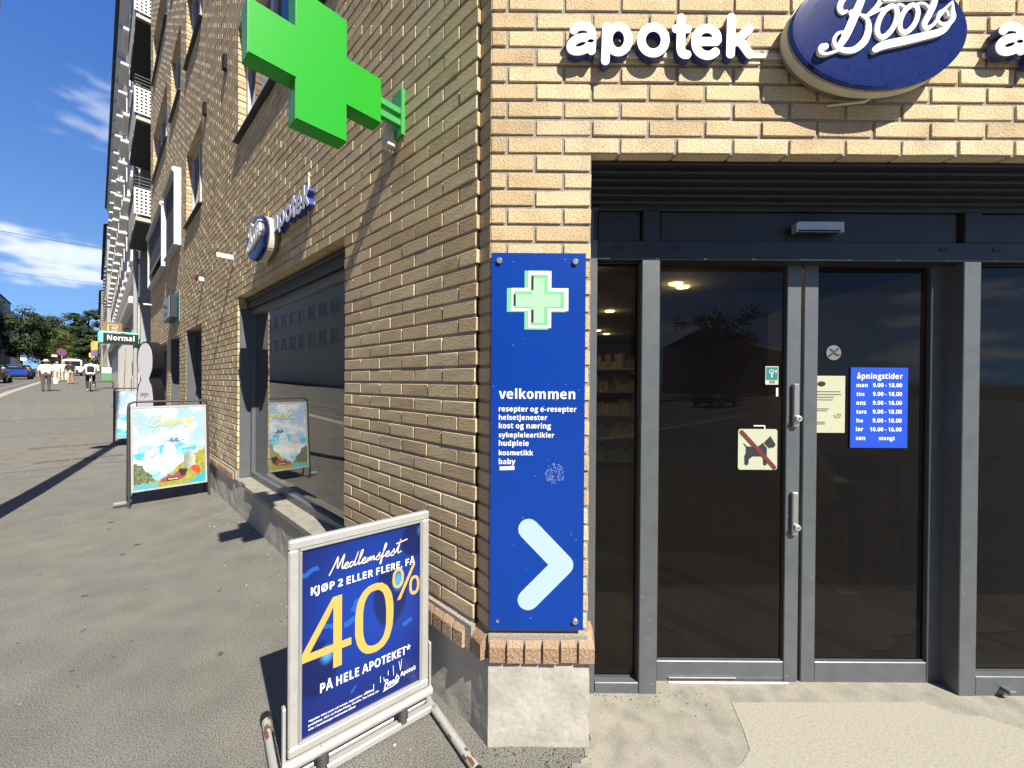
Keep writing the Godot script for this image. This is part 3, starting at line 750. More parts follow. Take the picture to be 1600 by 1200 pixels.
func interior() -> void:
	var r := sub("shop_room", house, Transform3D.IDENTITY)
	var a := W(.1, -.4, 0); var b := W(6.4, -.4, 0); var far := Vector3(-1.2, 0, -12.0)
	var m := MB.new()
	var pts := [Vector3(.34, .0, -D - .36), a, b, far, Vector3(6.0, 0, -12.0), Vector3(6.0, 0, -D - .36)]
	for i in range(1, pts.size() - 1):
		m.tri(pts[0] + Vector3.UP * .008, pts[i] + Vector3.UP * .008, pts[i + 1] + Vector3.UP * .008)
	part("floor", m, mat(.14, .135, .125, .4), r)
	m = MB.new()
	for i in range(1, pts.size() - 1): m.tri(pts[0] + Vector3.UP * 2.75, pts[i] + Vector3.UP * 2.75, pts[i + 1] + Vector3.UP * 2.75)
	part("ceiling", m, mat(.45, .45, .44, .9), r)
	m = MB.new()
	for q in [[b, far], [far, pts[4]], [pts[4], pts[5]]]: m.quad(q[0], q[0] + Vector3.UP * 2.75, q[1] + Vector3.UP * 2.75, q[1])
	m.quad(pts[5], pts[5] + Vector3.UP * 2.75, Vector3(3.45, 2.75, -D - .36), Vector3(3.45, 0, -D - .36))
	m.quad(Vector3(.34, 2.45, -D - .40), Vector3(.34, 2.8, -D - .40), Vector3(6, 2.8, -D - .40), Vector3(6, 2.45, -D - .40))
	part("wall", m, mat(.38, .37, .35, .9), r)
	m = MB.new(); m.box(Vector3(3.12, 1.2, -3.7), Vector3(.05, 2.4, 1.9)); part("partition", m, mat(.16, .15, .11, .8), r)
	m = MB.new(); m.box(Vector3(4.6, 1.35, -5.2), Vector3(1.9, 2.3, .05)); part("partition", m, mat(.16, .36, .42, .7), r)
	var rng := RandomNumberGenerator.new(); rng.seed = 15
	for q in [[1.0, -7.2, 2.6], [2.3, -10.6, 3.4], [-.6, -10.2, 2.2]]:   # shelves with goods
		var sh := sub("goods_shelf", r, Transform3D(Basis(), Vector3(q[0], 0, q[1])))
		m = MB.new(); m.box(Vector3(0, .95, -.2), Vector3(q[2], 1.9, .03))
		for k in 5: m.box(Vector3(0, .12 + k * .42, 0), Vector3(q[2], .025, .38))
		part("rack", m, mat(.62, .62, .60, .6), sh)
		m = MB.new()
		for k in 5:
			var x: float = -q[2] * .5 + .06
			while x < q[2] * .5 - .06:
				var w := rng.randf_range(.05, .12); var h := rng.randf_range(.10, .30)
				m.col = [Color(.7, .7, .68), Color(.3, .4, .55), Color(.68, .60, .58), Color(.45, .55, .5), Color(.7, .66, .55), Color(.6, .62, .7)][rng.randi_range(0, 5)]
				m.box(Vector3(x + w * .5, .135 + k * .42 + h * .5, .06), Vector3(w - .008, h, .14)); x += w
		var gd := part("goods", m, M.vcol, sh, Transform3D.IDENTITY, true); gd.set_meta("kind", "stuff")
	var em := mat(.9, .8, .55, .5); em.emission_enabled = true; em.emission = Color(1, .84, .5); em.emission_energy_multiplier = 20.0
	# lit ceiling downlights, each with its light
	for q in [[.95, -5.6], [1.62, -6.4], [1.95, -4.6], [2.10, -4.75], [.72, -3.9], [1.05, -8.6], [1.95, -8.8], [2.3, -9.4], [.6, -7.6]]:
		var l := sub("ceiling_lamp", r, Transform3D(Basis(), Vector3(q[0], 2.735, q[1])))
		m = MB.new(); m.lathe([[0, 0], [.075, 0], [.08, .012]], 16); part("bulb", m, em, l)
		var o := OmniLight3D.new(); o.name = "lamp_light"; o.light_energy = .12; o.light_color = Color(1, .84, .55); o.omni_range = 8; o.omni_attenuation = 2; o.light_size = .08; o.shadow_enabled = true; o.position = Vector3(0, -.03, 0); l.add_child(o)

# ---------------------------------------------------------------- signs on the building
const SCRIPT := {   # handwritten letters: advance, strokes
	"M": [23, [[-3, -5, 3, 18, 8, 42, 9, 22, 11, 8, 15, 26, 20, 44, 19, 22, 20, 5, 24, 6]]],
	"S": [19, [[16, 36, 11, 42, 5, 36, 8, 27, 13, 17, 9, 6, 1, 4, -5, 9]]],
	"e": [11, [[0, 8, 6, 11, 8, 16, 4, 18, 1, 11, 2, 4, 6, 2, 11, 7]]],
	"d": [15, [[8, 14, 3, 16, 0, 9, 1, 3, 5, 4, 9, 14, 14, 42, 10, 14, 11, 3, 15, 6]]],
	"l": [9, [[0, 5, 6, 26, 8, 42, 5, 40, 3, 14, 4, 3, 9, 6]]],
	"m": [18, [[0, 2, 2, 15, 3, 4, 6, 15, 8, 14, 8, 4, 12, 15, 14, 14, 14, 4, 18, 6]]],
	"n": [14, [[0, 2, 2, 15, 3, 4, 7, 15, 9, 13, 10, 4, 14, 6]]],
	"o": [13, [[7, 14, 2, 13, 0, 7, 4, 2, 8, 6, 8, 13, 13, 13]]],
	"s": [11, [[-1, 4, 4, 12, 8, 21, 7, 14, 10, 7, 7, 1, 2, 2], [8, 3, 12, 7]]],
	"f": [10, [[0, 6, 7, 28, 9, 42, 6, 42, 4, 14, 1, -12, 3, -12, 4, 4, 10, 8]]],
	"t": [15, [[0, 6, 6, 26, 9, 46, 6, 14, 8, 3, 14, 7], [0, 34, 10, 36, 24, 40]]],
	"g": [16, [[8, 14, 2, 14, 0, 7, 4, 3, 8, 13, 7, -6, 2, -14, -3, -10, 4, -2, 15, 8]]]}
func zp(a: Array, ox: float, oy: float, k: float, ppm: float) -> PackedVector2Array:   # strokes noted on a grid: metres on the wall
	var o := PackedVector2Array()
	for p in V2(a): o.append(Vector2((ox + p.x * k - 800.0) / ppm, 1.56 + (598.0 - (oy + p.y * k)) / ppm))
	return o
func ell(cx: float, cy: float, rx: float, ry: float, tilt := 0.0) -> Array:
	var o := []
	for i in 16:
		var q := Vector2(cos(TAU * i / 16) * rx, sin(TAU * i / 16) * ry).rotated(tilt)
		o.append(cx + q.x); o.append(cy + q.y)
	return o
func raised_words(called: String, label: String, side: Material, face: Material, xf: Transform3D, rail := .96) -> Node3D:
	var t := thing(called, label, "lettering", xf)
	var glyphs := {
		"a": [[[138, 214, 156, 194, 195, 187, 234, 195, 252, 225, 254, 290, 253, 346], 0], [[248, 268, 200, 262, 150, 277, 119, 310, 126, 342, 165, 350, 215, 335, 250, 300], 0]],
		"p": [[[350, 192, 348, 300, 344, 412], 0], [ell(428, 272, 66, 82), 1]],
		"o": [[ell(657, 275, 78, 84), 1]],
		"t": [[[838, 130, 838, 250, 838, 330, 852, 362, 878, 368], 0], [[806, 201, 840, 201, 878, 201], 0]],
		"e": [[[1076, 272, 1070, 236, 1044, 207, 1007, 197, 966, 210, 940, 246, 934, 284, 942, 326, 968, 358, 1004, 372, 1038, 368, 1064, 350], 0], [[950, 283, 1010, 283, 1068, 283], 0]],
		"k": [[[1168, 126, 1166, 240, 1163, 362], 0], [[1282, 198, 1240, 240, 1195, 285], 0], [[1222, 276, 1255, 320, 1288, 364], 0]]}
	for g in glyphs:
		var ms := MB.new(); var mf := MB.new(); var k := 0
		for st in glyphs[g]:
			var pts := spline(Array(zp(st[0], 860, 0, .2375, 375.8)), 6, st[1] == 1)
			ms.ribbon(pts, .0350, .010 + k * .0004, .0405 + k * .0004, st[1] == 1)
			mf.ribbon(pts, .0354, .0405 + k * .0004, .0436 + k * .0004, st[1] == 1)
			k += 1
		var l := part("letter", ms, side, t)
		part("letter_face", mf, face, l)
	bx("mounting_rail", t, M.offwhite, Vector3(.59 + (rail - .76) * .5 if rail > .8 else .585, 2.945, .005), Vector3(rail, .022, .008), .002)
	return t
func oval_sign(label: String, xf: Transform3D) -> void:
	var t := thing("oval_sign", label, "sign", xf)
	var A := .36; var B := .235
	var tilt := Basis(Vector3.RIGHT, PI / 2)
	var m := MB.new(); m.t = Transform3D(Basis(Vector3(A, 0, 0), Vector3(0, B, 0), Vector3(0, 0, 1)) * tilt, Vector3.ZERO)
	m.lathe([[.90, .0], [.98, .012], [1.0, .03], [1.0, .060], [.985, .066]], 64); part("casing", m, M.offwhite, t)
	m = MB.new(); m.t = Transform3D(Basis(Vector3(A, 0, 0), Vector3(0, B, 0), Vector3(0, 0, 1)) * tilt, Vector3.ZERO)
	m.lathe([[.985, .066], [.995, .074], [.985, .084], [.95, .090], [.85, .0945], [.6, .0975], [.3, .0985], [0, .099]], 64)
	part("face", m, M.oval, t)
	# the shop's script, strokes raised from the face
	var S := [
		[[735, -110, 700, -20, 660, 80, 610, 200, 560, 310, 515, 385], [30, 50, 60, 62, 58, 40]],
		[[720, -90, 610, -40, 535, 30, 515, 85, 535, 122, 570, 112], [20, 26, 40, 46, 36, 20]],
		[[600, 150, 592, 125, 620, 108, 665, 135, 720, 148, 790, 120, 850, 92, 900, 88], [14, 16, 18, 20, 24, 20, 18, 18]],
		[[690, -70, 770, -90, 835, -50, 840, 10, 800, 80, 735, 140], [20, 26, 40, 46, 34, 22]],
		[[690, 150, 730, 180, 738, 260, 705, 350, 630, 412, 545, 418, 488, 385, 472, 335, 500, 288, 540, 276], [22, 34, 50, 54, 48, 40, 32, 26, 22, 18]],
		[[540, 405, 480, 428, 410, 448, 368, 432, 372, 395, 405, 388], [20, 18, 20, 30, 40, 46]],
		[ell(882, 195, 62, 128, .42), 38.0, 1], [ell(1050, 172, 58, 112, .42), 36.0, 1],
		[[930, 85, 975, 62, 1010, 78], 18.0], [[1080, 78, 1130, 54, 1175, 60, 1205, 90], 18.0],
		[[1265, -40, 1240, 60, 1200, 150, 1168, 215, 1190, 246, 1235, 222, 1290, 150, 1345, 80, 1384, 40], [40, 46, 46, 42, 34, 24, 20, 16, 12]],
		[[860, 20, 1000, 8, 1200, -8, 1390, -20], [46, 42, 40, 20]],
		[[1384, 44, 1388, 110, 1392, 160, 1360, 208, 1300, 214, 1268, 176, 1290, 120, 1335, 112, 1352, 150], [12, 26, 38, 34, 24, 22, 20, 16, 12]],
		[[785, 418, 850, 384, 1000, 350, 1150, 314, 1290, 276, 1350, 228, 1378, 180], [46, 62, 62, 58, 52, 34, 18]]]
	var k := 0
	var c := Vector2(1.474, 2.985)
	for st in S:
		var p := zp(st[0], 1200, 0, .2, 389.6)
		for i in p.size(): p[i] -= c
		var cl: bool = st.size() > 2
		var pts := spline(Array(p), 6, cl); var wd = st[1]
		if wd is Array:
			var ww := []
			for i in pts.size():
				var q := float(i) / 6.0; var a := int(q); var b := mini(a + 1, wd.size() - 1)
				ww.append(lerpf(wd[mini(a, wd.size() - 1)], wd[b], q - a) * .2 / 389.6)
			wd = ww
		else: wd = wd * .2 / 389.6
		m = MB.new(); m.ribbon(pts, wd, .086, .1035 + k * .0004, cl)
		part("script_stroke", m, M.letter, t); k += 1
	m = MB.new(); m.tube(PackedVector3Array([Vector3(-.14, -.245, .004), Vector3(-.08, -.250, .02), Vector3(0, -.245, .026), Vector3(.03, -.225, .03)]), .005, 6); part("cable", m, M.offwhite, t)
func plus_poly(cx: float, cy: float, r: float, b: float) -> PackedVector2Array:
	return PackedVector2Array([Vector2(cx - b, cy + r), Vector2(cx + b, cy + r), Vector2(cx + b, cy + b), Vector2(cx + r, cy + b), Vector2(cx + r, cy - b), Vector2(cx + b, cy - b), Vector2(cx + b, cy - r), Vector2(cx - b, cy - r), Vector2(cx - b, cy - b), Vector2(cx - r, cy - b), Vector2(cx - r, cy + b), Vector2(cx - b, cy + b)])
func pharmacy_panel() -> void:
	var t := thing("welcome_panel", "tall blue panel with green cross, velkommen list and pale arrow beside the entrance", "sign", Transform3D(Basis(), Vector3(-.089, .509, -D + .012)))
	bx("panel", t, M.signblue, Vector3(.1985, .797, .004), Vector3(.397, 1.594, .008), .001)
	var k := 1.0 / 372.7
	var P := func(x: float, y: float) -> Vector2: return Vector2((x - 766.0 - (y - 690.0) * -.0067) * k, (987.0 - y) * k)
	var a := MB.new(); var q: Vector2 = P.call(838, 467); a.prism(plus_poly(q.x, q.y, .124, .050), .006, .0088); part("cross_layer", a, M.mint, t)
	a = MB.new(); q = P.call(843.5, 466); a.prism(plus_poly(q.x, q.y, .120, .048), .006, .0092); part("cross_layer", a, mat(.80, .88, .78, .4), t)
	a = MB.new(); q = P.call(842.5, 466.5); a.prism(plus_poly(q.x, q.y, .106, .036), .006, .0096); part("cross_layer", a, M.mint, t)
	a = MB.new(); q = P.call(840.5, 468); a.prism(plus_poly(q.x, q.y, .094, .026), .006, .0100); part("cross_layer", a, M.palegreen, t)
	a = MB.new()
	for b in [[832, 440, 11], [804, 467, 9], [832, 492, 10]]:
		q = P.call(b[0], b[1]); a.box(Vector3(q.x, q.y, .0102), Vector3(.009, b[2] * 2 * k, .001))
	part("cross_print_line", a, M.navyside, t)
	for l in [["velkommen", 779, 899, 622, 0], ["resepter og e-resepter", 779, 901, 645, 0], ["helsetjenester", 779, 855, 658, 0], ["kost og næring", 779, 861, 671.5, 0], ["sykepleieartikler", 779, 866, 685.5, 0], ["hudpleie", 779, 826, 699, 0], ["kosmetikk", 779, 833, 711, 0], ["baby", 779, 805, 728, 0]]:
		q = P.call(l[1], l[3]); words("lettering", l[0], t, M.letter, Vector3(q.x, q.y, .008), (l[2] - l[1]) * k, 0, true, .0008)
	a = MB.new()
	a.ribbon(PackedVector2Array([P.call(826, 827.5), P.call(880, 883.5)]), .0885, .006, .0090)
	a.ribbon(PackedVector2Array([P.call(825, 939), P.call(880, 883.5)]), .0885, .006, .0094)
	part("arrow", a, M.pale, t)
	q = P.call(792, 731.5); bx("white_strip", t, M.letter, Vector3(q.x, q.y, .0083), Vector3(.062, .015, .0012)).rotation.z = .03
	for b in [[780, 406, 1], [899, 407, 1], [777, 973, 0], [899, 972, 1]]:
		q = P.call(b[0], b[1])
		a = MB.new(); a.t = Transform3D(Basis(Vector3.RIGHT, PI / 2), Vector3(q.x, q.y, .008)); a.lathe([[.0125, 0], [.0125, .008], [.010, .011], [0, .011]] if b[2] else [[.007, 0], [.007, .002], [.004, .002], [0, -.004]], 16); part("bolt", a, M.steel, t)
	a = MB.new()   # the ghost of a torn round sticker
	var rng := RandomNumberGenerator.new(); rng.seed = 3
	q = P.call(867, 740)
	for i in 150:
		var r := Vector2(sqrt(rng.randf()) * .040, 0).rotated(rng.randf() * TAU); r.y *= 1.15
		if abs(r.x + .35 * r.y) < .004: continue
		a.box(Vector3(q.x + r.x, q.y + r.y, .0083), Vector3(rng.randf_range(.002, .006), rng.randf_range(.002, .005), .0004))
	part("sticker_residue", a, mat(.16, .24, .55, .6), t)
	a = MB.new()
	for i in 26:
		a.t = Transform3D(Basis(Vector3.BACK, rng.randf() * 3), Vector3(rng.randf_range(.01, .39), rng.randf_range(.02, 1.57), .0082)); a.box(Vector3.ZERO, Vector3(rng.randf_range(.003, .009), .0012, .0004))
	part("scratch", a, mat(.35, .45, .7, .6), t)
func cross_sign() -> void:
	var xb := Basis(-nL, Vector3.UP, -dL)
	var t := thing("pharmacy_cross", "big glossy green pharmacy cross projecting from the street wall", "sign", Transform3D(xb, W(.56, .438, 2.985)))
	var m := MB.new(); m.prism(plus_poly(0, 0, .288, .112), -.09, -.003); part("cross_box", m, M.crossside, t)
	m = MB.new(); m.prism(plus_poly(0, 0, .285, .109), -.003, .001, false); part("cross_face", m, M.cross, t)
	m = MB.new(); m.prism(plus_poly(0, 0, .285, .109), -.094, -.090); part("cross_face", m, M.cross, t)
	for y in [.030, -.032]: bx("bracket_arm", t, M.crosslight, Vector3(.355, y, -.045), Vector3(.125, .034, .034), .002)
	bx("wall_bracket", t, M.crosslight, Vector3(.440, .03, -.07), Vector3(.048, .25, .10), .002)
	var b := thing("junction_box", "small beige cable box under the green cross bracket", "cable box", Transform3D(xb, W(.69, .03, 2.90)))
	bx("box", b, M.offwhite, Vector3(0, 0, 0), Vector3(.058, .10, .07), .004)
	for k in 2:
		m = MB.new(); m.tube(PackedVector3Array([Vector3(-.01 + k * .02, -.04, .01), Vector3(-.01 + k * .02, -.07, .015), Vector3(.01 + k * .02, -.085, .0), Vector3(.03, -.06, -.01), Vector3(.03, -.02, -.03)]), .005, 6); part("cable", m, M.greymetal, b)
func wall_fittings() -> void:
	for q in [[4.79, 5.53, "black ribbed vent beside the wide upper window"], [6.12, 5.57, "black ribbed vent beside the narrow upper window"]]:
		var t := thing("wall_vent", q[2], "vent", wall_xf(q[0], 0, q[1]), "ribbed vents on the street wall")
		for i in 8: bx("fin", t, M.black, Vector3(0, i * .024, .022), Vector3(.10, .009, .044), .002)
		bx("back_plate", t, M.black, Vector3(0, .084, .003), Vector3(.09, .20, .006))
	for q in [[1.94, 2.75, 3.18, "thin beige conduit running up beside the raised side letters"], [10.49, 4.3, 5.0, "thin beige conduit running up between the two window screens"]]:
		var t := thing("wall_conduit", q[3], "pipe", wall_xf(q[0], 0, q[1]))
		tb("pipe", t, M.offwhite, [Vector3(0, 0, .01), Vector3(0, q[2] - q[1], .01)], .008)
		for y in [.05, .5, .95]: bx("clip", t, M.offwhite, Vector3(0, (q[2] - q[1]) * y, .008), Vector3(.024, .014, .018), .002)
	var r := thing("alarm_lamp", "small red and white alarm beacon on the street wall", "alarm", wall_xf(6.30, 0, 3.12))
	bx("base", r, M.white, Vector3(-.02, 0, .03), Vector3(.04, .07, .06), .006); bx("lens", r, mat(.16, .010, .012, .2), Vector3(-.02, 0, .085), Vector3(.05, .075, .05), .015); bx("cap", r, M.black, Vector3(-.02, .042, .05), Vector3(.05, .01, .10))
	var c := thing("wall_camera_bracket", "white box arm on a bracket sticking out of the street wall", "bracket", wall_xf(4.40, 0, 3.04))
	bx("plate", c, M.greymetal, Vector3(0, -.02, .005), Vector3(.05, .17, .01), .002); bx("arm", c, M.white, Vector3(0, 0, .09), Vector3(.05, .055, .16), .004)
	bx("end_cap", c, M.greymetal, Vector3(0, 0, .172), Vector3(.045, .05, .004)); 
	for z in [.03, .15]: bx("screw", c, M.black, Vector3(.0255, 0, z), Vector3(.002, .012, .012))
	var s := thing("square_light_box", "grey square light box on a teal back plate over the side doors", "sign", wall_xf(9.45, 0, 3.02))
	bx("back_plate", s, M.teal, Vector3(.05, .02, .008), Vector3(1.25, .62, .012), .003); bx("casing", s, mat(.035, .045, .05, .35), Vector3(0, 0, .082), Vector3(1.1, .46, .128), .02)
	bx("face", s, mat(.42, .46, .50, .35), Vector3(0, 0, .148), Vector3(1.06, .42, .006), .002)
	for q in [[-.2, .08, .3], [.15, .02, .22], [-.05, -.1, .34]]: bx("marking", s, mat(.06, .06, .07, .5), Vector3(q[0], q[1], .1525), Vector3(q[2], .05, .003))
	var p := thing("wall_pipe_end", "short pale pipe end sticking out near the end of the brick wall", "pipe", wall_xf(13.9, 0, 3.7))
	tb("pipe", p, M.offwhite, [Vector3(0, 0, 0), Vector3(0, 0, .22)], .03); tb("collar", p, M.offwhite, [Vector3(0, 0, 0), Vector3(0, 0, .02)], .05)
	for q in [[8.66, 10.30, 4.20, 5.66, .0, "dark fabric window screen in white rails, fully lowered"], [10.80, 14.28, 4.20, 5.66, .36, "wider dark window screen in white rails, lowered part of the way"]]:
		var w := thing("window_screen", q[5], "window screen", wall_xf(q[0], 0, q[2]), "outside window screens on the street wall")
		var L: float = q[1] - q[0]; var H: float = q[3] - q[2]
		bx("rail", w, mat(.50, .53, .55, .45), Vector3(-.02, H * .5, .055), Vector3(.04, H, .11), .004); bx("rail", w, mat(.50, .53, .55, .45), Vector3(-L + .02, H * .5, .055), Vector3(.04, H, .11), .004)
		var m := MB.new(); m.t = Transform3D(Basis(Vector3.BACK, Vector3.UP, Vector3.LEFT), Vector3(-L, H, .0)); m.prism(PackedVector2Array([Vector2(0, -.06), Vector2(.12, -.06), Vector2(.145, -.03), Vector2(.145, .02), Vector2(.12, .05), Vector2(.06, .06), Vector2(0, .06)]), -L, 0); part("cassette", m, mat(.42, .44, .45, .45), w)
		bx("cloth", w, M.screen, Vector3(-L * .5, (H + q[4]) * .5, .070), Vector3(L - .08, H - q[4] - .08, .004)); bx("hem_bar", w, M.wframe, Vector3(-L * .5, q[4] + .03, .072), Vector3(L - .085, .03, .02), .003)
		bx("sill", w, M.wframe, Vector3(-L * .5, .01, .06), Vector3(L - .08, .02, .11), .003)
func door_notices() -> void:
	var zg := -D - .353 - .02
	var t := thing("opening_hours_sign", "blue opening hours sign in white lettering on the glass door", "sign", Transform3D(Basis(), Vector3(1.769, 1.226, zg + .004)))
	bx("board", t, mat(.015, .075, .58, .35), Vector3(.15, .21, .002), Vector3(.301, .42, .003), .0014)
	words("lettering", "åpningstider", t, M.letter, Vector3(.032, .352, .0035), .238, 0, true, .0006)
	var rows := [["man", "9.00 - 18.00"], ["tirs", "9.00 - 18.00"], ["ons", "9.00 - 18.00"], ["tors", "9.00 - 18.00"], ["fre", "9.00 - 18.00"], ["lør", "10.00 - 16.00"], ["søn", "stengt"]]
	var dw := [.058, .042, .049, .053, .036, .037, .048]
	for i in 7:
		var y := .318 - i * .0462
		words("lettering", rows[i][0], t, M.letter, Vector3(.030, y, .0035), dw[i], 0, true, .0006)
		var w := .152 if i < 5 else (.166 if i == 5 else .083)
		words("lettering", rows[i][1], t, M.letter, Vector3(.268 - w if i < 6 else .150, y - (.006 if i == 6 else 0.0), .0035), w, 0, true, .0006)
	var d := thing("no_dogs_sign", "pale square sticker with a crossed-out dog on the glass door", "sign", Transform3D(Basis(), Vector3(1.185, 1.108, zg + .004)))
	var m := MB.new(); var sq := PackedVector2Array()
	for c in [[.193, .201, 0], [.012, .201, 1], [.012, .012, 2], [.193, .012, 3]]:
		for j in 5: sq.append(Vector2(c[0], c[1]) + Vector2(.012, 0).rotated(c[2] * PI / 2 + j * PI / 8))
	m.prism(sq, 0, .002); part("sticker", m, mat(.46, .50, .36, .5), d)
	var dog := V2([.026, .138, .036, .134, .046, .122, .100, .120, .118, .132, .128, .142, .140, .126, .150, .115, .150, .070, .150, .028, .142, .022, .132, .028, .130, .070, .076, .070, .056, .054, .055, .030, .044, .022, .034, .030, .033, .072, .040, .086, .040, .118])
	m = MB.new(); m.prism(PackedVector2Array(dog), .0022, .0032); part("dog_silhouette", m, mat(.025, .028, .035, .5), d)
	m = MB.new(); m.prism(PackedVector2Array(V2([.134, .142, .168, .177, .196, .132, .184, .116, .172, .118, .162, .112])), .0022, .0034); part("dog_silhouette", m, mat(.025, .028, .035, .5), d)
	m = MB.new(); m.ribbon(PackedVector2Array([Vector2(.017, .198), Vector2(.190, .013)]), .020, .0036, .0046); part("red_bar", m, mat(.16, .025, .03, .5), d)
	var g := thing("green_camera_sticker", "small teal and cream camera notice sticker at the door edge", "sticker", Transform3D(Basis(), Vector3(1.324, 1.554, zg + .004)))
	bx("sticker", g, mat(.50, .52, .40, .5), Vector3(.034, .048, .001), Vector3(.068, .096, .0015)); bx("teal_field", g, mat(.02, .20, .20, .5), Vector3(.034, .058, .0022), Vector3(.060, .066, .001))
	m = MB.new(); m.ribbon(PackedVector2Array(V2([.020, .076, .042, .076, .042, .062, .020, .062, .020, .076])), .005, .003, .0036, false); m.ribbon(PackedVector2Array(V2([.032, .060, .032, .040])), .008, .003, .0038); m.prism(PackedVector2Array(V2([.046, .069, .058, .078, .058, .060])), .003, .0036); part("camera_symbol", m, mat(.50, .60, .55, .5), g)
	bx("code_field", g, mat(.20, .21, .18, .5), Vector3(.036, .014, .0022), Vector3(.030, .014, .001))
	var p := thing("paper_notice", "pale printed paper notice taped inside the glass door", "notice", Transform3D(Basis(), Vector3(1.590, 1.304, zg + .002)))
	bx("sheet", p, mat(.46, .49, .35, .7), Vector3(.077, .149, .0005), Vector3(.154, .298, .001))
	m = MB.new(); m.t = Transform3D(Basis(Vector3(1, 0, 0), Vector3(0, .62, 0), Vector3(0, 0, 1)) * Basis(Vector3.RIGHT, PI / 2), Vector3(.030, .256, .0012)); m.lathe([[0, .001], [.021, .001], [.021, 0]], 20); part("oval_mark", m, mat(.02, .02, .03, .5), p)
	for r in [[.03, .215, .13], [.03, .200, .134], [.03, .186, .096], [.03, .172, .09], [.03, .125, .07], [.03, .115, .06], [.03, .055, .05], [.03, .046, .05]]: bx("printed_line", p, mat(.07, .075, .07, .6), Vector3(r[0] - .03 + r[2] * .5, r[1], .0013), Vector3(r[2], .0045, .0006))
	m = MB.new(); m.t = Transform3D(Basis(), Vector3(.115, .09, .0012)); m.ribbon(spline(V2([-.018, .002, -.012, -.008, .006, -.01, .016, -.002, .012, .008, -.002, .006, .002, -.002])), .006, 0, .0006); part("stamp", m, mat(.34, .20, .05, .6), p)
	var n := thing("round_sticker", "round grey sticker with a crossed symbol high on the glass door", "sticker", Transform3D(Basis(), Vector3(1.68, 1.723, zg + .004)))
	m = MB.new(); m.t = Transform3D(Basis(Vector3.RIGHT, PI / 2), Vector3.ZERO); m.lathe([[0, .0015], [.039, .0015], [.039, 0]], 28); part("disc", m, mat(.16, .16, .17, .6), n)
	m = MB.new(); m.ribbon(PackedVector2Array(V2([-.024, -.018, .022, .020])), .010, .002, .0026); m.ribbon(PackedVector2Array(V2([-.018, .018, -.002, .004])), .008, .002, .003); m.ribbon(PackedVector2Array(V2([.006, -.006, .026, -.012])), .009, .002, .0034); part("symbol", m, mat(.035, .035, .04, .6), n)
	var w := thing("glass_marks", "white tape corners and scuffed residue on the glass door", "tape")
	for q in [[1.295, 1.338, .055, .006], [1.325, 1.330, .006, .02], [1.388, 1.515, .011, .045]]: bx("tape", w, M.white, Vector3(q[0], q[1], zg + .003), Vector3(q[2], q[3], .001))
	# ticket kiosk and walker inside
	var k := thing("ticket_kiosk", "grey queue ticket kiosk with a tilted screen behind the glass door", "kiosk", Transform3D(Basis(Vector3.UP, -.2), Vector3(2.62, .008, -2.95)))
	bx("foot", k, M.greymetal, Vector3(0, .012, 0), Vector3(.36, .024, .36), .005); bx("column", k, M.greymetal, Vector3(0, .40, 0), Vector3(.07, .78, .07), .01)
	var hd := sub("head", k, Transform3D(Basis(Vector3.RIGHT, -.9), Vector3(0, .90, .02)))
	bx("housing", hd, mat(.46, .45, .38, .5), Vector3.ZERO, Vector3(.40, .30, .05), .012); bx("screen", hd, mat(.01, .01, .012, .1), Vector3(0, .01, .027), Vector3(.30, .21, .006), .002)
	bx("printer_box", k, mat(.30, .29, .25, .5), Vector3(-.02, .74, .02), Vector3(.24, .22, .18), .03)
	var rl := thing("walking_frame", "black walking frame handle behind the side pane", "walking frame", Transform3D(Basis(), Vector3(2.72, .008, -2.7)))
	for x in [0.0, .5]:
		m = MB.new(); m.tube(PackedVector3Array([Vector3(x, .02, .1), Vector3(x, .75, 0), Vector3(x, .98, 0), Vector3(x + .03, 1.04, .03), Vector3(x + .1, 1.06, .1)]), .013, 8); part("handle", m, M.black, rl)
		m = MB.new(); m.t = Transform3D(Basis(Vector3.BACK, PI / 2), Vector3(x, .1, .1)); m.lathe([[0, .02], [.10, .02], [.10, -.02], [0, -.02]], 20); part("wheel", m, M.tyre, rl)
	bx("seat", rl, M.black, Vector3(.25, .55, .05), Vector3(.5, .04, .3), .01)

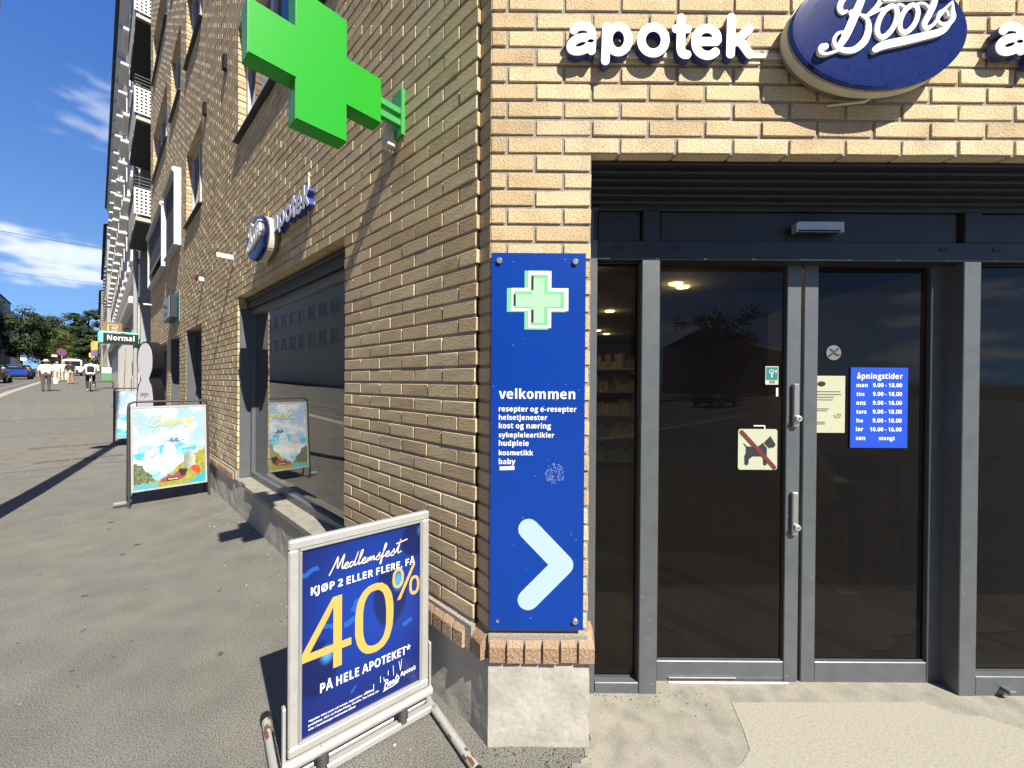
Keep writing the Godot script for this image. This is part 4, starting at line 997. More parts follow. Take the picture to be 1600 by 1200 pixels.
# ---------------------------------------------------------------- boards on the pavement
func spring_board() -> void:
	var u := Vector3(.78, 0, -.6258).normalized(); var nz := u.cross(Vector3.UP).normalized()
	var t := thing("poster_stand", "silver framed poster stand on springs with a blue forty percent poster", "poster stand", Transform3D(Basis(u, Vector3.UP, nz), Vector3(-.612, 0, -1.615)))
	var w := .573; var y0 := .137; var y1 := .957
	var fr := [[Vector3(0, y1 - .0185, 0), Vector3(w, .037, .030)], [Vector3(0, y0 + .0185, 0), Vector3(w, .037, .030)], [Vector3(-w / 2 + .0185, (y0 + y1) / 2, 0), Vector3(.037, y1 - y0 - .0742, .029)], [Vector3(w / 2 - .0185, (y0 + y1) / 2, 0), Vector3(.037, y1 - y0 - .0742, .029)]]
	for a in fr:
		bx("frame_rail", t, M.silver, a[0], a[1], .006)
	for a in [[Vector3(0, y1 - .041, .006), Vector3(w - .072, .010, .018)], [Vector3(0, y0 + .041, .006), Vector3(w - .072, .010, .018)], [Vector3(-w / 2 + .041, (y0 + y1) / 2, .006), Vector3(.010, y1 - y0 - .094, .0176)], [Vector3(w / 2 - .041, (y0 + y1) / 2, .006), Vector3(.010, y1 - y0 - .094, .0176)]]: bx("frame_lip", t, M.greymetal, a[0], a[1], .002)
	var pw := w - .086; var ph := y1 - y0 - .086
	var px := -pw / 2; var py := y0 + .043
	var bl := [[.96, .10, .16, .12], [.72, .40, .17, .20], [.12, .66, .17, .16]]
	var tex := print_tex(256, 384, func(x: float, y: float) -> Color:
		var g := Vector2((x - .55) * .9, y - .42).length()
		var c := Color(.006, .036, .28).lerp(Color(.004, .011, .09), smoothstep(.1, .75, g))
		c = c.lerp(Color(.008, .02, .15), smoothstep(.80, .84, y + .02 * sin(x * 5.0)) * .6)
		for b in bl:
			var p := Vector2((x - b[0]) / b[2], (y - b[1]) / b[3])
			var d := p.length()
			if d < 1.0:
				c = c.lerp(Color(.004, .009, .06), .8 * smoothstep(1.0, .8, d))
				c = c.lerp(Color(.07, .32, .8), smoothstep(.42, .0, (p - Vector2(.42, -.38)).length()))
		for q in [[.06, .13, .07, .02, .3], [.20, .45, .05, .018, -.6], [.42, .39, .05, .03, .9], [.37, .47, .05, .025, .2], [.88, .60, .045, .02, .1], [.40, .86, .03, .01, .5]]:
			var p := (Vector2(x, y * 1.5) - Vector2(q[0], q[1] * 1.5)).rotated(q[4])
			if absf(p.x) < q[2] and absf(p.y + .008 * sin(p.x * 60.0)) < q[3]: c = c.lerp(Color(.015, .12, .48), .7)
		return c.linear_to_srgb())
	var pm := mat(1, 1, 1, .22); pm.albedo_texture = tex
	var m := MB.new(); m.quv(Vector3(px, py + ph, .004), Vector3(px + pw, py + ph, .004), Vector3(px + pw, py, .004), Vector3(px, py, .004))
	part("poster", m, pm, t)
	bx("back_board", t, M.greymetal, Vector3(0, (y0 + y1) / 2, -.004), Vector3(w - .06, y1 - y0 - .06, .008))
	var at := func(x: float, y: float, z := .0045) -> Vector3: return Vector3(px + x * pw, py + ph * (1 - y), z)
	words("lettering", "KJØP 2 ELLER FLERE, FÅ", t, M.letter, at.call(.07, .265), pw * .88, ph * .062, true, .0008)
	words("lettering", "PÅ HELE APOTEKET*", t, M.letter, at.call(.14, .795), pw * .77, ph * .060, true, .0008)
	words("lettering", "40", t, M.gold, at.call(.0, .70), pw * .745, ph * .40, false, .0010)
	words("lettering", "%", t, M.gold, at.call(.735, .445), pw * .26, ph * .19, false, .0012)
	words("lettering", "Apotek", t, M.letter, at.call(.815, .925), pw * .15, ph * .034, true, .0008)
	for i in 3: words("lettering", ["*Gjelder ikke varer på resept, legemidler, elektrisk", "produkter, Nk7, La Roche-Posay, Cerafin, The Inkey List", "eller i kombinasjon med andre tilbud"][i], t, M.letter, at.call(.055, .925 + i * .022), pw * [.52, .56, .36][i], ph * .014, true, .0006)
	var hand := []
	var pos := 0
	for c in "Medlemsfest":
		var q: Array = SCRIPT[c]
		for st in q[1]:
			var moved := []
			for i in range(0, st.size(), 2): moved.append_array([st[i] + pos, st[i + 1]])
			hand.append(moved)
		pos += q[0]
	m = MB.new()
	for st in hand:
		var pts := []
		for p in V2(st):
			var v: Vector3 = at.call(.22 + (p.x + p.y * .12) / 146.0 * .60, .165 - p.y / 50.0 * .095, 0)
			pts.append(Vector2(v.x, v.y))
		m.ribbon(spline(pts, 4), .0042, .0046, .0056)
	part("script_lettering", m, mat(.82, .70, .45, .4), t)
	m = MB.new()   # the shop's script and pen-like skyline in white
	for st in [[0, 0, 6, 24, 3, 30, 12, 30, 14, 22, 6, 16, 14, 14, 14, 4, 6, 0, 0, 4], [20, 4, 26, 16, 20, 16, 19, 6, 26, 5, 30, 14], [33, 4, 39, 16, 33, 16, 32, 6, 39, 5, 44, 14], [44, 4, 52, 34, 47, 10, 50, 4, 57, 14, 61, 18, 58, 8, 54, 4], [46, 22, 58, 24], [-4, -7, 20, -4, 40, -3, 56, 2]]:
		var pts := []
		for p in V2(st):
			var v: Vector3 = at.call(.665 + p.x / 60.0 * .135, .945 - p.y / 40.0 * .065, 0); pts.append(Vector2(v.x, v.y))
		m.ribbon(spline(pts, 4), .0032, .0046, .0054)
	for st in [[.63, .86, .63, .895], [.66, .875, .665, .90], [.70, .845, .70, .875], [.745, .83, .75, .89], [.80, .82, .815, .88], [.825, .815, .815, .88], [.57, .885, .57, .925], [.50, .91, .56, .915]]: m.ribbon(PackedVector2Array([Vector2(px + st[0] * pw, py + ph * (1 - st[1])), Vector2(px + st[2] * pw, py + ph * (1 - st[3]))]), .002, .0046, .0050)
	part("script_lettering", m, M.letter, t)
	# spring base
	for x in [-.298, .298]: bx("side_bracket", t, M.silver, Vector3(x, .215, -.006), Vector3(.012, .235, .028), .003)
	m = MB.new(); m.tube(PackedVector3Array([Vector3(-.304, .108, .004), Vector3(.304, .108, .004)]), .0205, 14); part("bottom_rail", m, M.silver, t)
	for x in [-.165, .165]:
		m = MB.new(); m.t = Transform3D(Basis(), Vector3(x, .036, .004)); var pr := []
		for i in 13: pr.append([.0235 if i % 2 == 0 else .0190, i * .0056])
		m.lathe(pr, 18); part("spring", m, M.rubber, t)
		m = MB.new(); m.t = Transform3D(Basis(), Vector3(x, .126, .012)); m.lathe([[.011, 0], [.011, .004], [0, .007]], 10); part("bolt_cap", m, M.silver, t)
	bx("base_bar", t, M.silver, Vector3(0, .026, .004), Vector3(.60, .030, .034), .004); bx("base_bar", t, M.silver, Vector3(0, .020, -.055), Vector3(.60, .018, .03), .004)
	for x in [-.312, .312]:
		m = MB.new(); m.tube(PackedVector3Array([Vector3(x, .022, -.40), Vector3(x, .024, 0), Vector3(x, .022, .40)]), .0185, 10); part("foot_tube", m, M.silver, t)
		for z in [-.405, .405]:
			m = MB.new(); m.tube(PackedVector3Array([Vector3(x, .022, z - .02), Vector3(x, .022, z + .02)]), .0205, 10); part("rubber_foot", m, M.black, t)
		var rng := RandomNumberGenerator.new(); rng.seed = int(x * 100) + 50
		m = MB.new()
		for i in 14:
			var zz := rng.randf_range(-.38, .38) if i > 5 else rng.randf_range(.28, .385) * (1.0 if x > 0 else -1.0)
			var an := rng.randf_range(.2, 2.9); m.t = Transform3D(Basis(Vector3.BACK, an - PI / 2), Vector3(x + cos(an) * .0183, .0225 + sin(an) * .0183, zz)); m.box(Vector3.ZERO, Vector3(rng.randf_range(.005, .014), .0014, rng.randf_range(.008, .04)), .0004)
		part("rust_spot", m, M.rust, t)
func sea_print(seed_: int, meadow: bool) -> ImageTexture:
	var f := FastNoiseLite.new(); f.seed = seed_; f.frequency = 2.2; f.fractal_octaves = 4
	var g := FastNoiseLite.new(); g.seed = seed_ + 1; g.frequency = 9.0; g.fractal_octaves = 3
	return print_tex(224, 288, func(x0: float, y0: float) -> Color:
		var x := x0 + .035 * f.get_noise_2d(x0 * 3.0, y0 * 3.0 + 7.0) + .02 * g.get_noise_2d(x0, y0); var y := y0 + .03 * f.get_noise_2d(x0 * 3.0 + 5.0, y0 * 3.0) + .015 * g.get_noise_2d(y0, x0)
		var c := Color(.42, .62, .86).lerp(Color(.78, .84, .92), smoothstep(-.1, .35, f.get_noise_2d(x, y * 2.0)))
		var wv := .50 + .05 * sin(x * 7.0 + 1.0) + .03 * f.get_noise_2d(x * 2, 3)
		if y > wv: c = Color(.10, .56, .80).lerp(Color(.45, .78, .90), smoothstep(-.2, .4, g.get_noise_2d(x * .5, y * 3.0)))
		var sp := .60 + .05 * sin(x * 4.0) + .08 * f.get_noise_2d(x, 9)
		if y > sp: c = c.lerp(Color(.90, .92, .94), smoothstep(.18, .0, absf(y - sp - .09)))
		if not meadow: return c.linear_to_srgb()
		if (Vector2(x - .25, y - .62) * Vector2(1, .9)).length() < .11 + .02 * g.get_noise_2d(x, y): c = c.lerp(Color(.90, .66, .70), .55)
		if (Vector2(x - .48, y - .58) * Vector2(1, .7)).length() < .10: c = c.lerp(Color(.88, .90, .93), .6)
		var hill := .92 - .38 * smoothstep(.25, 1.05, x) + .02 * g.get_noise_2d(x * 2, 1)
		if y > hill: c = Color(.30, .33, .05).lerp(Color(.50, .46, .10), .5 + g.get_noise_2d(x * 2, y * 2))
		if y > .68 and x < .28 and y > .68 + (x - .05) * .9 and y < .93: c = Color(.10, .13, .10).lerp(Color(.25, .30, .15), .5 + g.get_noise_2d(x * 2, y * 2))
		if (Vector2(x - .77, y - .70) * Vector2(1, .8)).length() < .095: c = Color(.30, .34, .30).lerp(Color(.62, .62, .55), smoothstep(.70, .85, x))
		if (Vector2(x - .86, y - .82) * Vector2(1, 1.1)).length() < .07: c = Color(.62, .10, .06)
		if absf(y - .90 + (x - .5) * .12) < .035 and x > .35 and x < .72: c = Color(.42, .10, .09)
		if (Vector2(x - .68, y - .84) * Vector2(.8, 1.4)).length() < .06: c = Color(.06, .05, .06)
		if y > 1.0 - (x - .72) * .55 and x > .72: c = Color(.06, .48, .62)
		if y > .94 and x < .3: c = Color(.12, .50, .66)
		return c.linear_to_srgb())
func street_board(label: String, s: float, meadow: bool) -> void:
	var t := thing("pavement_board", label, "sandwich board", Transform3D(Basis(-nL, Vector3.UP, -dL), W(s, .48, gh(s))))
	var fm := mat(.045, .047, .05, .45)
	for sg in [1.0, -1.0]:
		var leaf := sub("front_leaf" if sg > 0 else "rear_leaf", t, Transform3D(Basis(Vector3.UP, 0.0 if sg > 0 else PI) * Basis(Vector3.RIGHT, -.115), Vector3(0, 0, .155 * sg)))
		var m := MB.new(); m.tube(PackedVector3Array([Vector3(-.385, 0, 0), Vector3(-.385, 1.22, 0), Vector3(-.375, 1.265, 0), Vector3(-.335, 1.285, 0), Vector3(.335, 1.285, 0), Vector3(.375, 1.265, 0), Vector3(.385, 1.22, 0), Vector3(.385, 0, 0)]), .0135, 8); part("tube_frame", m, fm, leaf)
		bx("board", leaf, M.black, Vector3(0, .70, .004), Vector3(.745, 1.05, .012), .002)
		m = MB.new(); frame_ring(m, -.368, .368, .175, 1.225, .024, .012, .012); part("frame", m, M.silver if sg > 0 else fm, leaf)
		if sg > 0:
			var pm := mat(.66, .66, .66, .12); pm.albedo_texture = sea_print(60 if meadow else 64, meadow)
			var n := 26; var fz := FastNoiseLite.new(); fz.seed = 9; fz.frequency = 1.6; fz.fractal_octaves = 3
			m = MB.new()   # the sheet bulges and wrinkles in its pocket
			var gp := func(i: int, j: int) -> Vector3: return Vector3(-.345 + .69 * i / n, .20 + 1.0 * j / n, .0135 + .008 * absf(fz.get_noise_2d(i * .35, j * 1.5)))
			for i in n:
				for j in n:
					m.quad(gp.call(i, j), gp.call(i, j + 1), gp.call(i + 1, j + 1), gp.call(i + 1, j))
					var b := m.u.size() - 6; var k := 0
					for q in [[0, 0], [0, 1], [1, 1], [0, 0], [1, 1], [1, 0]]: m.u[b + k] = Vector2(float(i + q[0]) / n, 1.0 - float(j + q[1]) / n); k += 1
			part("poster", m, pm, leaf)
			if meadow:
				words("lettering", "44,-", leaf, mat(.05, .06, .06, .5), Vector3(-.02, .745, .0225), .15, .06, false, .0006)
				bx("printed_badge", leaf, M.black, Vector3(.02, .285, .0225), Vector3(.12, .032, .001)); words("lettering", "Normal", leaf, M.letter, Vector3(-.025, .276, .0232), .09, .018, true, .0006)
				m = MB.new()
				var word := []; var pos := 0
				for c in "Sesong":
					var q: Array = SCRIPT[c]
					for st in q[1]:
						var w := []
						for i in range(0, st.size(), 2): w.append_array([st[i] + pos, st[i + 1]])
						word.append(w)
					pos += q[0]
				for st in word:
					var pts := []
					for p in V2(st): pts.append(Vector2(-.17 + (p.x + p.y * .15) / 82.0 * .40, .955 + p.y / 40.0 * .14 + p.x * .0006))
					m.ribbon(spline(pts, 4), .010, .0225, .0232)
				part("script_lettering", m, mat(.72, .66, .12, .5), leaf)
	for x in [-.40, .40]:
		bx("spreader_bar", t, fm, Vector3(x, .16, 0), Vector3(.008, .014, .30), .001)
	if meadow: bx("foot_clamp", t, M.greymetal, Vector3(-.46, .05, .05), Vector3(.12, .035, .05), .008)
func bust_sign() -> void:
	var f := Vector3(-.35, 0, .94).normalized()
	var t := thing("cutout_sign", "tall grey cut-out shop sign with black edge standing by the side doors", "sign", Transform3D(Basis(Vector3.UP.cross(f), Vector3.UP, f), Vector3(-6.46, gh(8), -6.76)))
	var out := spline(V2([-.27, .0, -.275, .5, -.27, 1.0, -.245, 1.30, -.19, 1.46, -.135, 1.53, -.13, 1.58, -.17, 1.64, -.22, 1.74, -.245, 1.90, -.215, 2.06, -.12, 2.17, 0, 2.205, .12, 2.17, .215, 2.06, .245, 1.90, .23, 1.74, .17, 1.63, .13, 1.57, .14, 1.52, .20, 1.45, .25, 1.30, .275, 1.0, .28, .5, .27, .0]), 4)
	var m := MB.new(); m.prism(out, -.16, -.006); part("body", m, mat(.014, .014, .016, .25), t)
	var inn := PackedVector2Array()
	for p in out: inn.append(Vector2(p.x * .86, p.y * .985 + .006))
	m = MB.new(); m.prism(out, -.006, .0, false); part("rim", m, M.black, t)
	m = MB.new(); m.prism(inn, .0005, .003, false); part("face", m, mat(.62, .62, .68, .5), t)
	words("lettering", "Jæger", t, M.black, Vector3(-.14, 1.22, .003), .26, .09, false, .001)

# ---------------------------------------------------------------- the street beyond
func loft(m: MB, secs: Array, k := 14, e := .45) -> void:   # [z, half width, y low, y high]: rounded sections joined along z
	var rings := []
	for s in secs:
		var r := PackedVector3Array()
		for j in k:
			var a := TAU * (j + .5) / k; var c := cos(a); var d := sin(a)
			r.append(Vector3(signf(c) * pow(absf(c), e) * s[1], (s[2] + s[3]) * .5 + signf(d) * pow(absf(d), e) * (s[3] - s[2]) * .5, s[0]))
		rings.append(r)
	for i in rings.size() - 1:
		for j in k:
			var q := (j + 1) % k
			m.quad(rings[i][j], rings[i][q], rings[i + 1][q], rings[i + 1][j])
	for e2 in [0, rings.size() - 1]:
		var c := Vector3.ZERO
		for p in rings[e2]: c += p / k
		for j in k: m.tri(c, rings[e2][j], rings[e2][(j + 1) % k])
func car(label: String, cat: String, s: float, o: float, paint: Material, van := false, away := true) -> void:
	var b := Basis(nL, Vector3.UP, dL) if false else Basis(-nL, Vector3.UP, -dL)   # local -z is up the street
	if not away: b = b * Basis(Vector3.UP, PI)
	var t := thing("delivery_van" if van else "parked_car", label, cat, Transform3D(b, W(s, o, gh(s) - .12)), "vehicles along the road")
	var m := MB.new()
	var dk := mat(.012, .014, .018, .08)
	if van:
		loft(m, [[-2.5, .78, .42, .95], [-2.4, .90, .35, 1.15], [-1.75, .96, .32, 1.35], [-1.1, .97, .32, 2.25], [-.9, .97, .32, 2.42], [2.4, .97, .32, 2.45], [2.5, .92, .40, 2.38]]); part("body", m, paint, t)
		m = MB.new(); m.quad(Vector3(-.80, 1.42, -1.79), Vector3(-.74, 2.12, -1.26), Vector3(.74, 2.12, -1.26), Vector3(.80, 1.42, -1.79)); part("windscreen", m, dk, t)
		bx("grille", t, M.black, Vector3(0, .75, -2.5), Vector3(1.2, .35, .06), .02); bx("bumper", t, M.black, Vector3(0, .48, -2.48), Vector3(1.75, .22, .12), .04)
	else:
		loft(m, [[-2.1, .70, .38, .66], [-2.0, .84, .28, .74], [-1.2, .88, .24, .88], [-.6, .89, .24, .95], [1.4, .89, .24, 1.0], [1.95, .86, .30, .98], [2.08, .76, .40, .90]]); part("body", m, paint, t)
		m = MB.new(); loft(m, [[-.95, .70, .88, .93], [-.25, .68, .90, 1.34], [.1, .67, .90, 1.43], [1.3, .66, .90, 1.40], [1.75, .66, .92, 1.22], [2.0, .70, .92, 1.0]], 14, .55); part("cabin_glass", m, dk, t)
		m = MB.new(); loft(m, [[-.15, .60, 1.37, 1.42], [.1, .63, 1.38, 1.46], [1.3, .62, 1.36, 1.43], [1.6, .58, 1.32, 1.36]], 14, .55); part("roof", m, paint, t)
		bx("number_plate", t, M.white, Vector3(0, .72, 2.06), Vector3(.52, .11, .02), .004)
		bx("bumper", t, M.black, Vector3(0, .40, 2.03), Vector3(1.6, .18, .10), .03)
	for x in [-.68, .68]:
		bx("tail_light", t, mat(.30, .01, .015, .2), Vector3(x, .88, 2.02) if not van else Vector3(x, 1.2, 2.48), Vector3(.30, .12, .06), .02)
		bx("headlight", t, M.steel, Vector3(x * .95, .66, -2.05) if not van else Vector3(x, .95, -2.44), Vector3(.28, .12, .06), .02)
		bx("mirror", t, M.black, Vector3(x * 1.42, 1.0 if not van else 1.5, -.75 if not van else -1.55), Vector3(.16, .12 if not van else .26, .08), .02)
	for x in [-.82, .82]:
		for z in [-1.3, 1.3]:
			var w := sub("wheel", t, Transform3D(Basis(Vector3.BACK, PI / 2), Vector3(x, .32, z)))
			m = MB.new(); m.lathe([[.20, .10], [.29, .10], [.32, .06], [.32, -.06], [.29, -.10], [.20, -.10]], 20); part("tyre", m, M.tyre, w)
			m = MB.new(); m.lathe([[0, .08], [.20, .095], [.20, -.095], [0, -.08]], 14); part("rim", m, M.steel, w)
# ---- people: tapered capsules blended into one skin, meshed as surface nets
func flesh(bones: Array, cell := .026) -> ArrayMesh:   # each bone: from, to, radius from, radius to, colour
	var lo := Vector3.INF; var hi := -Vector3.INF
	for b in bones:
		for k in 2:
			lo = lo.min(b[k] - Vector3.ONE * (b[2 + k] + .08)); hi = hi.max(b[k] + Vector3.ONE * (b[2 + k] + .08))
	var nx := int((hi.x - lo.x) / cell) + 2; var ny := int((hi.y - lo.y) / cell) + 2; var nz := int((hi.z - lo.z) / cell) + 2
	var f := PackedFloat32Array(); f.resize(nx * ny * nz); f.fill(.2)
	var tint := PackedByteArray(); tint.resize(nx * ny * nz)
	var best := PackedFloat32Array(); best.resize(nx * ny * nz); best.fill(9)
	for bi in bones.size():
		var b: Array = bones[bi]; var A: Vector3 = b[0]; var ab: Vector3 = b[1] - A; var l2 := maxf(ab.length_squared(), 1e-6)
		var r := maxf(b[2], b[3]) + .07
		var p0 := ((A.min(b[1]) - Vector3.ONE * r - lo) / cell).floor(); var p1 := ((A.max(b[1]) + Vector3.ONE * r - lo) / cell).ceil()
		for z in range(maxi(int(p0.z), 0), mini(int(p1.z) + 1, nz)):
			for y in range(maxi(int(p0.y), 0), mini(int(p1.y) + 1, ny)):
				for x in range(maxi(int(p0.x), 0), mini(int(p1.x) + 1, nx)):
					var q := lo + Vector3(x, y, z) * cell - A
					var h := clampf(q.dot(ab) / l2, 0, 1)
					var d := (q - ab * h).length() - lerpf(b[2], b[3], h)
					var i := x + nx * (y + ny * z)
					if d < best[i]: best[i] = d; tint[i] = bi
					var k := clampf(.5 + .5 * (f[i] - d) / .03, 0, 1)
					f[i] = lerpf(f[i], d, k) - .03 * k * (1 - k)
	var m := MB.new(); var at := {}; var cl := {}
	for z in nz - 1:
		for y in ny - 1:
			for x in nx - 1:
				var i := x + nx * (y + ny * z); var c := Vector3.ZERO; var n := 0; var inside := 0
				for k in 8:
					if f[i + (k & 1) + nx * (((k >> 1) & 1) + ny * (k >> 2))] < 0: inside += 1
				if inside == 0 or inside == 8: continue
				for ax in 3:
					for k in 4:
						var o := Vector3i.ZERO; o[(ax + 1) % 3] = k & 1; o[(ax + 2) % 3] = k >> 1
						var o2 := o; o2[ax] += 1
						var a := f[i + o.x + nx * (o.y + ny * o.z)]; var b := f[i + o2.x + nx * (o2.y + ny * o2.z)]
						if (a < 0) != (b < 0): c += Vector3(o).lerp(Vector3(o2), a / (a - b)); n += 1
				at[i] = lo + (Vector3(x, y, z) + c / n) * cell; cl[i] = tint[i]
	var st := [1, nx, nx * ny]
	for i in at:
		for ax in 3:
			var e: int = i + st[ax]
			if (f[i] < 0) == (f[e] < 0): continue
			var u: int = st[(ax + 1) % 3]; var v: int = st[(ax + 2) % 3]
			if not (at.has(i - u) and at.has(i - v) and at.has(i - u - v)): continue
			m.col = bones[cl[i]][4]
			var q := [at[i], at[i - u], at[i - u - v], at[i - v]]
			if f[i] < 0: m.quad(q[0], q[3], q[2], q[1])
			else: m.quad(q[0], q[1], q[2], q[3])
	var nrm := {}
	for i in m.v.size():
		var k := Vector3i((m.v[i] * 5000).round()); nrm[k] = nrm.get(k, Vector3.ZERO) + m.n[i]
	for i in m.v.size(): m.n[i] = nrm[Vector3i((m.v[i] * 5000).round())].normalized()
	return m.mesh(true)
func person(label: String, s: float, o: float, face_up: bool, C: Dictionary, step: float, group := "people on the pavement") -> Node3D:
	var b := Basis(-nL, Vector3.UP, -dL)   # looks up the street along local -z
	if not face_up: b = b * Basis(Vector3.UP, PI)
	var t := thing("person", label, "person", Transform3D(b, W(s, o, gh(s) + .004)), group)
	var sk: Color = C.skin; var sh: Color = C.shirt; var tr: Color = C.legs; var low: Color = C.get("shin", tr)
	var bn := []
	for g in [-1.0, 1.0]:
		var z: float = step * g; var hip := Vector3(.10 * g, .90, 0); var kn := Vector3(.105 * g, .50, -z * .55 - .02); var an := Vector3(.105 * g, .09 + maxf(0, z) * .1, -z + .02 * signf(z))
		bn.append([hip, kn, .105, .072, tr]); bn.append([kn, an, .070, .048, low]); bn.append([an + Vector3(0, -.045, .03), an + Vector3(0, -.055, -.15), .042, .035, Color(.03, .03, .03)])
		var sd := Vector3(.20 * g, 1.42, 0); var el := Vector3(.27 * g, 1.14, z * .4); var wr := Vector3(.27 * g, .90, z * .7 - .06)
		bn.append([sd, sd.lerp(el, .75), .062, .055, sh]); bn.append([sd.lerp(el, .75), el, .050, .046, C.get("arm", sk)]); bn.append([el, wr, .044, .032, C.get("arm", sk)])
		bn.append([wr, wr + Vector3(0, -.09, -.01), .036, .026, sk]); bn.append([wr + Vector3(-.02 * g, -.03, -.02), wr + Vector3(-.03 * g, -.08, -.04), .014, .011, sk])
	bn.append([Vector3(0, .93, 0), Vector3(0, 1.02, 0), .155, .150, tr]); bn.append([Vector3(-.05, 1.05, 0), Vector3(-.09, 1.36, 0), .135, .13, sh]); bn.append([Vector3(.05, 1.05, 0), Vector3(.09, 1.36, 0), .135, .13, sh])
	bn.append([Vector3(-.15, 1.43, 0), Vector3(.15, 1.43, 0), .075, .075, sh]); bn.append([Vector3(0, 1.45, 0), Vector3(0, 1.55, -.01), .055, .05, sk])
	bn.append([Vector3(0, 1.62, -.01), Vector3(0, 1.68, .0), .078, .088, sk]); bn.append([Vector3(0, 1.63, -.09), Vector3(0, 1.61, -.105), .014, .016, sk]); bn.append([Vector3(0, 1.70, .015), Vector3(0, 1.66, .03), .092, .085, C.hair])
	for g in [-1.0, 1.0]: bn.append([Vector3(.088 * g, 1.645, 0), Vector3(.09 * g, 1.62, 0), .014, .012, sk])
	part("body", flesh(bn), M.vcol, t)
	return t
func people() -> void:
	var skin := Color(.50, .30, .21)
	var p := person("person in straw hat, white t-shirt and dark trousers carrying a white bag", 32.6, 3.04, true, {skin = skin, shirt = Color(.72, .74, .80), legs = Color(.075, .075, .08), hair = Color(.2, .14, .09)}, .08)
	var m := MB.new(); m.t = Transform3D(Basis(), Vector3(0, 1.70, .005)); m.lathe([[.0, .105], [.06, .10], [.095, .07], [.105, .0], [.19, -.015], [.19, -.022], [.10, -.010]], 20); part("straw_hat", m, mat(.62, .46, .24, .8), p)
	m = MB.new(); m.t = Transform3D(Basis(), Vector3(.31, .62, .0)); m.prism(PackedVector2Array(V2([-.03, -.20, .12, -.20, .14, .0, .06, .16, -.01, .18, -.05, .0])), -.10, .10); part("carrier_bag", m, mat(.66, .62, .50, .7), p)
	p = person("person in white shirt and cream trousers walking down the pavement", 49.9, 3.4, false, {skin = skin, shirt = Color(.78, .78, .74), legs = Color(.62, .58, .46), hair = Color(.10, .03, .03), arm = Color(.78, .78, .74)}, .16)
	m = MB.new(); m.t = Transform3D(Basis(), Vector3(-.20, 1.15, .10)); m.box(Vector3.ZERO, Vector3(.10, .34, .24), .03); part("shoulder_bag", m, M.black, p)
	person("person all in white walking up the pavement ahead of the van", 52.4, 3.1, true, {skin = skin, shirt = Color(.76, .76, .76), legs = Color(.70, .68, .62), hair = Color(.3, .2, .1), arm = Color(.76, .76, .76)}, -.18)
	person("person in black t-shirt and pale shorts with bare legs", 44.4, 2.5, true, {skin = skin, shirt = Color(.02, .02, .022), legs = Color(.42, .37, .28), shin = Color(.50, .28, .17), hair = Color(.12, .04, .02)}, .2)
	# cyclist: the bicycle is a thing, the rider another
	var b := Basis(-nL, Vector3.UP, -dL)
	var at := W(32.3, 1.35, gh(32.3))
	var k := thing("bicycle", "black bicycle ridden up the pavement", "bicycle", Transform3D(b, at))
	for z in [-.52, .52]:
		var w := sub("wheel", k, Transform3D(Basis(), Vector3(0, .345, z)))
		var ring := PackedVector3Array(); var rim := PackedVector3Array()
		for i in 28: ring.append(Vector3(0, cos(TAU * i / 28), sin(TAU * i / 28)) * .325); rim.append(ring[i] * .94)
		m = MB.new(); m.tube(ring, .021, 6, true); part("tyre", m, M.tyre, w)
		m = MB.new(); m.tube(rim, .010, 5, true)
		for i in 14: m.tube(PackedVector3Array([Vector3(.01 * (1 if i % 2 else -1), 0, 0), rim[i * 2]]), .0022, 3)
		part("rim", m, M.steel, w)
	m = MB.new()
	for q in [[0, .345, .52, 0, .85, .22], [0, .30, .05, 0, .92, .24], [0, .30, .05, 0, .80, -.36], [0, .74, .20, 0, .82, -.36], [0, .345, .52, 0, .30, .05], [0, .80, -.36, 0, .345, -.52], [0, .95, -.32, 0, .80, -.36]]: m.tube(PackedVector3Array([Vector3(q[0], q[1], q[2]), Vector3(q[3], q[4], q[5])]), .017, 8)
	part("frame", m, M.black, k)
	m = MB.new(); m.tube(PackedVector3Array([Vector3(-.30, 1.02, -.22), Vector3(-.12, 1.0, -.33), Vector3(.12, 1.0, -.33), Vector3(.30, 1.02, -.22)]), .013, 7); part("handlebar", m, M.black, k)
	m = MB.new(); loft(m, [[.08, .03, .93, .97], [.20, .08, .92, .98], [.36, .10, .92, 1.0], [.40, .07, .94, 1.0]]); part("saddle", m, M.black, k)
	bx("mudguard", k, M.white, Vector3(0, .60, .74), Vector3(.05, .22, .02), .006)
	var r := thing("person", "person in white jacket with black backpack riding the bicycle", "person", Transform3D(b, at), "people on the pavement")
	var wh := Color(.74, .72, .74); var bk := Color(.018, .018, .02); var bn := []
	for g in [-1.0, 1.0]:
		var hip := Vector3(.10 * g, 1.02, .24); var kn := Vector3(.13 * g, .74 + .08 * g, -.14); var an := Vector3(.12 * g, .28 + .14 * g, .10)
		bn.append([hip, kn, .10, .075, bk]); bn.append([kn, an, .07, .05, bk]); bn.append([an + Vector3(0, -.05, .03), an + Vector3(0, -.06, -.12), .042, .036, Color(.5, .5, .5)])
		var sd := Vector3(.19 * g, 1.50, .04); var el := Vector3(.31 * g, 1.22, -.06); var wr := Vector3(.29 * g, 1.06, -.22)
		bn.append([sd, el, .068, .058, wh]); bn.append([el, wr, .055, .042, wh]); bn.append([wr, wr + Vector3(0, -.02, -.07), .034, .028, skin])
	bn.append([Vector3(-.04, 1.06, .24), Vector3(-.08, 1.44, .08), .15, .145, wh]); bn.append([Vector3(.04, 1.06, .24), Vector3(.08, 1.44, .08), .15, .145, wh]); bn.append([Vector3(-.14, 1.51, .04), Vector3(.14, 1.51, .04), .08, .08, wh])
